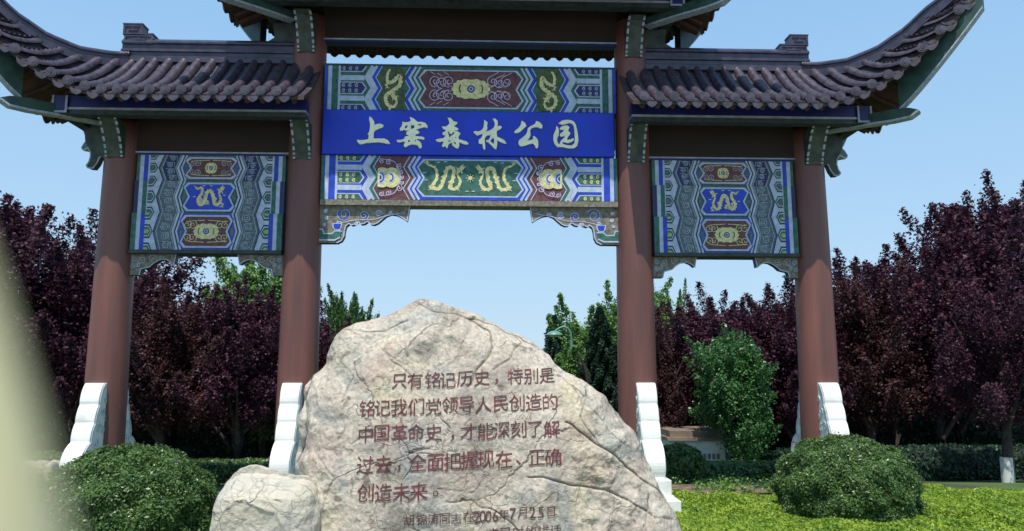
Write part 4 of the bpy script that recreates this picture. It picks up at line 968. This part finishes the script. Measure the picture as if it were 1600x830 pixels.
T = [ # x, y, top, key, wide, label
 (-9.9, 5.6, 4.95, 'plumA', 1.0, 'tall purple-leaved plum tree at the far left edge, its crown cut by the frame'),
 (-8.25, 6.4, 4.0, 'plumB', .95, 'purple-leaved plum tree sloping down just left of the left outer column'),
 (-6.35, 6.2, 3.0, 'plumC', 1.1, 'dark plum tree seen in the left bay beside the left outer column'),
 (-4.85, 6.4, 3.1, 'plumA', 1.1, 'full dark plum tree in the left bay beside the left inner column'),
 (-3.35, 8.0, 2.75, 'plumB', .9, 'bronze plum tree peeping between the left inner column and the rock'),
 (3.95, 6.6, 2.6, 'plumC', 1.0, 'dark plum tree just right of the right inner column'),
 (5.35, 6.9, 3.1, 'plumB', 1.1, 'dark plum tree in the middle of the right bay with a spiky top'),
 (6.85, 6.3, 2.95, 'plumA', 1.05, 'bronze plum tree in the right bay beside the right outer column'),
 (8.35, 6.2, 3.45, 'plumC', 1.0, 'plum tree just right of the right outer column'),
 (9.75, 6.0, 4.0, 'plumB', .9, 'plum tree with upright shoots below the right roof corner'),
 (11.3, 6.2, 5.15, 'plumA', 1.0, 'tallest plum tree at the right with pointed top shoots'),
 (12.9, 6.8, 5.1, 'plumC', 1.0, 'plum tree at the right edge of the photograph')]
for x, y, top, key, wd, lb in T: tree(key, 'plum_tree', x, y, top, lb, 'tree', PG, wd)
tree('plumW', 'plum_tree', at(1590, 700, 2.6).x, 2.9, 3.0, 'shaded plum tree with whitewashed trunk foot at the lower right edge', 'tree', PG, .9)
tree('lite', 'broadleaf_tree', -5.45, 10.5, 4.5, 'light green tree rising behind the plum trees in the left bay', 'tree', None, .8)
tree('green', 'broadleaf_tree', -3.35, 10.5, 3.5, 'green tree top between the left inner column and the rock', 'tree', None, .5)
tree('small', 'evergreen_shrub_tree', 4.95, 4.6, 2.30, 'round bright green small tree before the plums in the right bay', 'tree', None, .95)
tree('pine', 'conifer', 1.95, 9.0, 3.0, 'bluish conifer behind the street lamp', 'tree', None, .9)
tree('lite', 'broadleaf_tree', 2.75, 9.4, 2.95, 'light green tree between the conifer and the dark cypress', 'tree', None, 1.0)
tree('lite', 'broadleaf_tree', 2.15, 8.0, 2.1, 'low green tree above the right shoulder of the rock', 'tree', None, .95)
tree('cyp', 'cypress', 2.75, 6.8, 3.0, 'dark green cone-shaped cypress left of the right inner column', 'tree', None, 1.25)
tree('lite', 'broadleaf_tree', 3.75, 10.8, 3.55, 'light green tree behind the right inner column', 'tree', None, .9)
tree('lite', 'broadleaf_tree', 5.15, 9.6, 3.6, 'green tree tip rising over the plums in the right bay', 'tree', None, .45)
BG = 'trees in the far row'
ORD = 'first second third fourth fifth sixth seventh eighth ninth tenth eleventh twelfth thirteenth fourteenth fifteenth sixteenth'.split()
for i in range(16):
    x = -19+i*2.6; y = 15+(i*37 % 5)*.6; low = -4.5 < x < 3.6
    k = ('plumA', 'green', 'plumB', 'plumC', 'lite')[i % 5] if not low else ('green', 'lite')[i % 2]
    tree(k, 'far_tree', x, y, 2.2 if low else 2.7+(i % 3)*.25+(1. if abs(x) > 10 else 0), ORD[i]+' tree from the left in the far row behind all the others', 'tree', BG, 1.2 if low else 1.0)
# extra plums at the sides, outside the frame and deep in the shade
for i, (x, y, tp) in enumerate(sorted(((-11.8, 6.5, 5.4), (14.6, 6.5, 5.2), (-7.3, 9.2, 3.4), (7.6, 9.0, 3.4), (10.4, 9.2, 4.1), (12.3, 9.6, 5.0), (-9.2, 9.4, 4.9), (-5.6, 8.6, 2.9), (5.9, 9.0, 3.1)))):
    tree('plumB', 'plum_tree', x, y, tp, ORD[i]+' from the left of the plum trees standing behind the front row', 'tree', 'second row of plum trees', 1.1)
# clipped round bushes
def bush(name, x, y, rx, ry, h, n, label, cat='bush', group=None, kind='bush', size=.0165, z=None, boxy=0.):
    rg = np.random.default_rng(int(abs(x*100))+n); th = rg.uniform(0, 2*math.pi, n); ph = np.arccos(rg.uniform(-.62, 1, n))
    d = np.stack([np.sin(ph)*np.cos(th), np.sin(ph)*np.sin(th), np.cos(ph)], 1)
    if boxy: d = d/np.max(np.abs(d), axis=1)[:, None]*boxy+d*(1-boxy)
    lump = 1+.03*(rg.random(n) > .985)*rg.random(n)*3+.035*np.sin(th*7+ph*5)+.03*np.sin(ph*11+th*3)+.025*np.sin(th*13-ph*9)+rg.normal(size=n)*.018-.10*rg.random(n)**3
    C = d*lump[:, None]*np.array([rx, ry, h*.62])+np.array([0, 0, h*.40])
    q_ = C[:, 2] < h*.40; nn_ = np.linalg.norm(d[:, :2], axis=1)+1e-6; C[q_, 0] *= (1/np.maximum(nn_, .8)**.9)[q_]; C[q_, 1] *= (1/np.maximum(nn_, .8)**.9)[q_]
    out = d.copy(); out[:, 2] += .3; ok = C[:, 2] > .01; C = C[ok]; out = out[ok]
    zz = gz(x, y) if z is None else z
    t = empty(name, (x, y, zz), label, cat, group); link('foliage', quadmesh('foliage', leaves(C, size, out, 1.1, .5), LM[kind]), t)
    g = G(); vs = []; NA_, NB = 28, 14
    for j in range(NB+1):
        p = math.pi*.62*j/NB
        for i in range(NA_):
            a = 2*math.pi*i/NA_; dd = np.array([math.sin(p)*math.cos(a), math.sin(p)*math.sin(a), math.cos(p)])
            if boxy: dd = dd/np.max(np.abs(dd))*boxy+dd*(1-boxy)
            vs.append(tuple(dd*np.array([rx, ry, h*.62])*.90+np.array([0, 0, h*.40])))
    g.add(vs, [(j*NA_+i, j*NA_+(i+1) % NA_, (j+1)*NA_+(i+1) % NA_, (j+1)*NA_+i) for j in range(NB) for i in range(NA_)], 0, True); g.build('shade_core', core, t)  # solid dark core, shade between the leaves put into its colour
    return t
bush('round_bush', 4.31, -1.15, .74, .74, .84, 80000, 'dense round clipped bush in front of the right outer column', 'bush', 'round clipped bushes')
bush('round_bush', -3.10, -2.55, .74, .74, .88, 80000, 'dense round clipped bush in front of the left outer column', 'bush', 'round clipped bushes')
bush('round_bush', 3.2, 2.0, .42, .4, .62, 6000, 'small dark bush behind the right inner column base', 'bush', None, 'bush', .03)
bush('round_bush', -3.0, 3.6, .45, .4, .6, 5000, 'small dark bush behind the left inner column', 'bush', None, 'bush', .03)
for i, (x_, w_) in enumerate(((-10.5, 2.6), (-6., 2.4), (5.8, 2.4), (10.2, 2.6), (14.5, 2.6))):  # dark shrubs added to fill the gaps under the plums with shade
    bush('shade_fill_shrub', x_, 11.6, w_, 1.1, 2.3, 16000, ORD[i]+' added dark shrub from the left, deepens the shade behind the plum trees', 'shrub', 'added dark shrubs', 'dark', .05, None, .5)
bush('low_hedge', 4.3, 3.0, 1.6, .35, .34, 12000, 'low clipped hedge across the right bay behind the soil strip', 'hedge', None, 'bush', .03, None, .6)
bush('low_hedge', -3.7, 3.4, 1.5, .4, .40, 9000, 'low clipped hedge across the left bay', 'hedge', None, 'bush', .03, None, .6)
bush('low_hedge', -7.2, 3.2, 1.9, .5, .55, 9000, 'low hedge at the far left behind the pale stones', 'hedge', None, 'bush', .03, None, .6)
bush('low_hedge', 9.6, 5.0, 4.0, .6, .62, 20000, 'long low hedge coloured dark for the shade under the plum trees at the right', 'hedge', None, 'dark', .035, None, .6)  # darker leaves than the other hedges, shade put into the colour
# bright ground cover
def cover(name, x0, x1, y0, y1, n, hgt, label, kind='glow'):
    rg = np.random.default_rng(n); x = rg.uniform(x0, x1, n); y = rg.uniform(y0, y1, n)
    hh = hgt*(.55+.28*np.sin(x*3.1+y*2.2)+.22*np.sin(x*7.7-y*5.1)+.12*np.sin(x*17+y*13)); ed = np.minimum(np.minimum(x-x0, x1-x), np.minimum(y-y0, y1-y)); hh = hh*np.clip(ed/.12, .1, 1)
    z = hh*(1-rg.random(n)**3*.9)
    z = z*(.8+.5*np.sin(x*1.3+1)*np.sin(y*2.9)); C = np.stack([x, y, z], 1); out = np.zeros_like(C); out[:, 2] = 1
    tag(link(name, quadmesh(name, leaves(C, .021, out, .9, .45), LM[kind])), label, 'ground cover', kind='stuff')
cover('ground_cover', 1.55, 8.6, -3.6, .22, 150000, .13, 'bright yellow-green low ground cover on the right side')
cover('ground_cover', 5.3, 12., .1, .62, 25000, .10, 'yellow-green ground cover running back to the shade of the plum trees')
cover('ground_cover', -5.6, -1.7, -4.6, -1.9, 50000, .12, 'yellow-green low ground cover beneath the left round bush')
cover('grass', -9., -4.9, -1.5, .25, 30000, .10, 'green grass beside the left outer column', 'green')
def sprigs():
    rg = np.random.default_rng(5); C = []
    for i in range(70):
        x = rg.uniform(2.9, 5.2); y = rg.uniform(.3, 1.6); C.append(np.array([x, y, gz(x, y)+.05])+rg.normal(size=(60, 3))*np.array([.06, .06, .05]))
    C = np.concatenate(C); tag(link('weeds', quadmesh('weeds', leaves(C, .022), LM['lite'])), 'sparse green weeds on the bare soil under the right bay', 'weeds', kind='stuff')
sprigs()
# ------------------------------------------------------------------ street lamp
lx, ly = at(866, 522, 7.6).x, 7.6; zt = at(866, 522, 7.6).z
lamp = empty('street_lamp', (lx, ly, gz(lx, ly)), 'green street lamp with a flat shade, rising before the conifer', 'street lamp')
gm = mat('lamp_green_metal', (.12, .28, .22), .4, .15, 9); zz = zt-gz(lx, ly)
px1 = at(893, 530, 7.6).x-lx
g = G(); g.tube([(px1, 0, -.3), (px1, 0, zz-.15)], .035, 12); g.build('pole', gm, lamp)
g = G(); g.tube([(px1, 0, zz-.16), (px1-.02, 0, zz+.03), (px1-.09, 0, zz+.14), (px1-.19, 0, zz+.17), (px1-.29, 0, zz+.13), (.02, 0, zz+.07)], .02, 8); g.build('arm', gm, lamp)
g = G(); g.lathe([(0, zz+.075), (.06, zz+.07), (.14, zz+.035), (.19, zz-.02), (.19, zz-.035), (.15, zz-.03), (0, zz-.03)], 24); g.build('lamp_shade', gm, lamp)
g = G(); g.lathe([(.13, zz-.031), (.11, zz-.06), (0, zz-.075)], 20); g.build('diffuser', mat('frosted_lens', (.6, .65, .62), .3, .05, 5), lamp)
# ------------------------------------------------------------------ low building behind the plums
bx0, bx1 = at(1046, 700, 4.9).x, at(1139, 700, 4.9).x; zt = at(1090, 688, 4.9).z; zg = gz(3.5, 4.9)
bl = empty('small_building', ((bx0+bx1)/2, 5.2, zg), 'low grey-white kiosk in the shade behind the right bay', 'building')
wm = mat('grey_white_render', (.66, .70, .74), .8, .15, 3, bump=.2); hw = (bx1-bx0)/2; H = zt-zg
g = G(); g.box(-hw, hw-.08, -.3, .9, -.3, H); g.build('wall', wm, bl)
g = G(); g.box(hw-.08, hw, -.33, .9, -.3, H); g.build('corner_post', mat('dark_post', (.12, .12, .13), .7, .2, 5), bl)
g = G(); g.box(-hw-.06, hw+.05, -.42, 1., H, H+.06); g.box(-hw, hw, -.36, .95, H+.06, H+.18); g.build('roof', mat('brown_roof', (.20, .15, .11), .8, .3, 4), bl)
dm = mat('dark_grille', (.14, .16, .18), .5, .2, 6)
for k in range(9):
    g = G(); xk = -hw*.62+k*hw*.15; g.box(xk, xk+hw*.09, -.315, -.30, H*.52, H*.52+.10); g.build('vent_slot', dm, bl)
# pale rockery stones at the far left
for i, (px, py, w_, lb) in enumerate(((48, 726, .16, 'flat pale rockery stone nearest the left edge'), (68, 722, .15, 'pale pointed rockery stone in the middle of the row'), (90, 725, .14, 'small pale rockery stone beside the left brace stone'))):
    c = at(px, py, 1.2); o_ = [(c.x-w_, c.z-.16), (c.x-w_*.8, c.z-.02), (c.x-.05, c.z+.06-(i % 2)*.03), (c.x+w_*.6, c.z), (c.x+w_, c.z-.16), (c.x, c.z-.34)]
    rr_, _ = rock(o_, 1.2, .18, c.x, c.z-.12, [], MR, 'rockery_stone', 60, 16, .4); tag(rr_, lb, 'stone', 'pale rockery stones')
# brick kerb behind the soil strip: single bricks
kerb = empty('brick_kerb', (4.2, 2.05, gz(4.2, 2.05)), 'low red-brown brick kerb in front of the hedge in the right bay', 'kerb')
brm = mat('brick', (.20, .10, .07), .9, .35, 9, bump=.4); g = G(); g.box(-.105, .105, -.05, .05, -.1, .07); o = g.build('brick', brm, kerb); bevel(o, .005, 1); bme = o.data; bpy.data.objects.remove(o)
for k in range(16): link('brick', bme, kerb, (-1.68+k*.224, random.uniform(-.006, .006), random.uniform(-.006, .006)), None, (0, 0, random.uniform(-.02, .02)))
# ------------------------------------------------------------------ the pale post made up to stand for the near blur at the left edge
ax_, ay_ = .17-.0915+.0038, -9.90
g = G(); g.lathe([(0, 1.648), (.006, 1.646), (.011, 1.638), (.017, 1.624), (.0225, 1.610), (.028, 1.594), (.033, 1.578), (.036, 1.562), (.038, 1.54), (.038, 1.2), (.038, -.02)], 40)
o = g.build('blur_post', mat('pale_yellow_paint', (.88, .80, .34), .6, scale=6, col2=(.80, .68, .38))); o.location = (ax_, ay_, 0)
tag(o, 'added stand-in for a blurred thing near the lens, a pale yellow round-topped post right beside the camera at the left edge', 'blur_post')
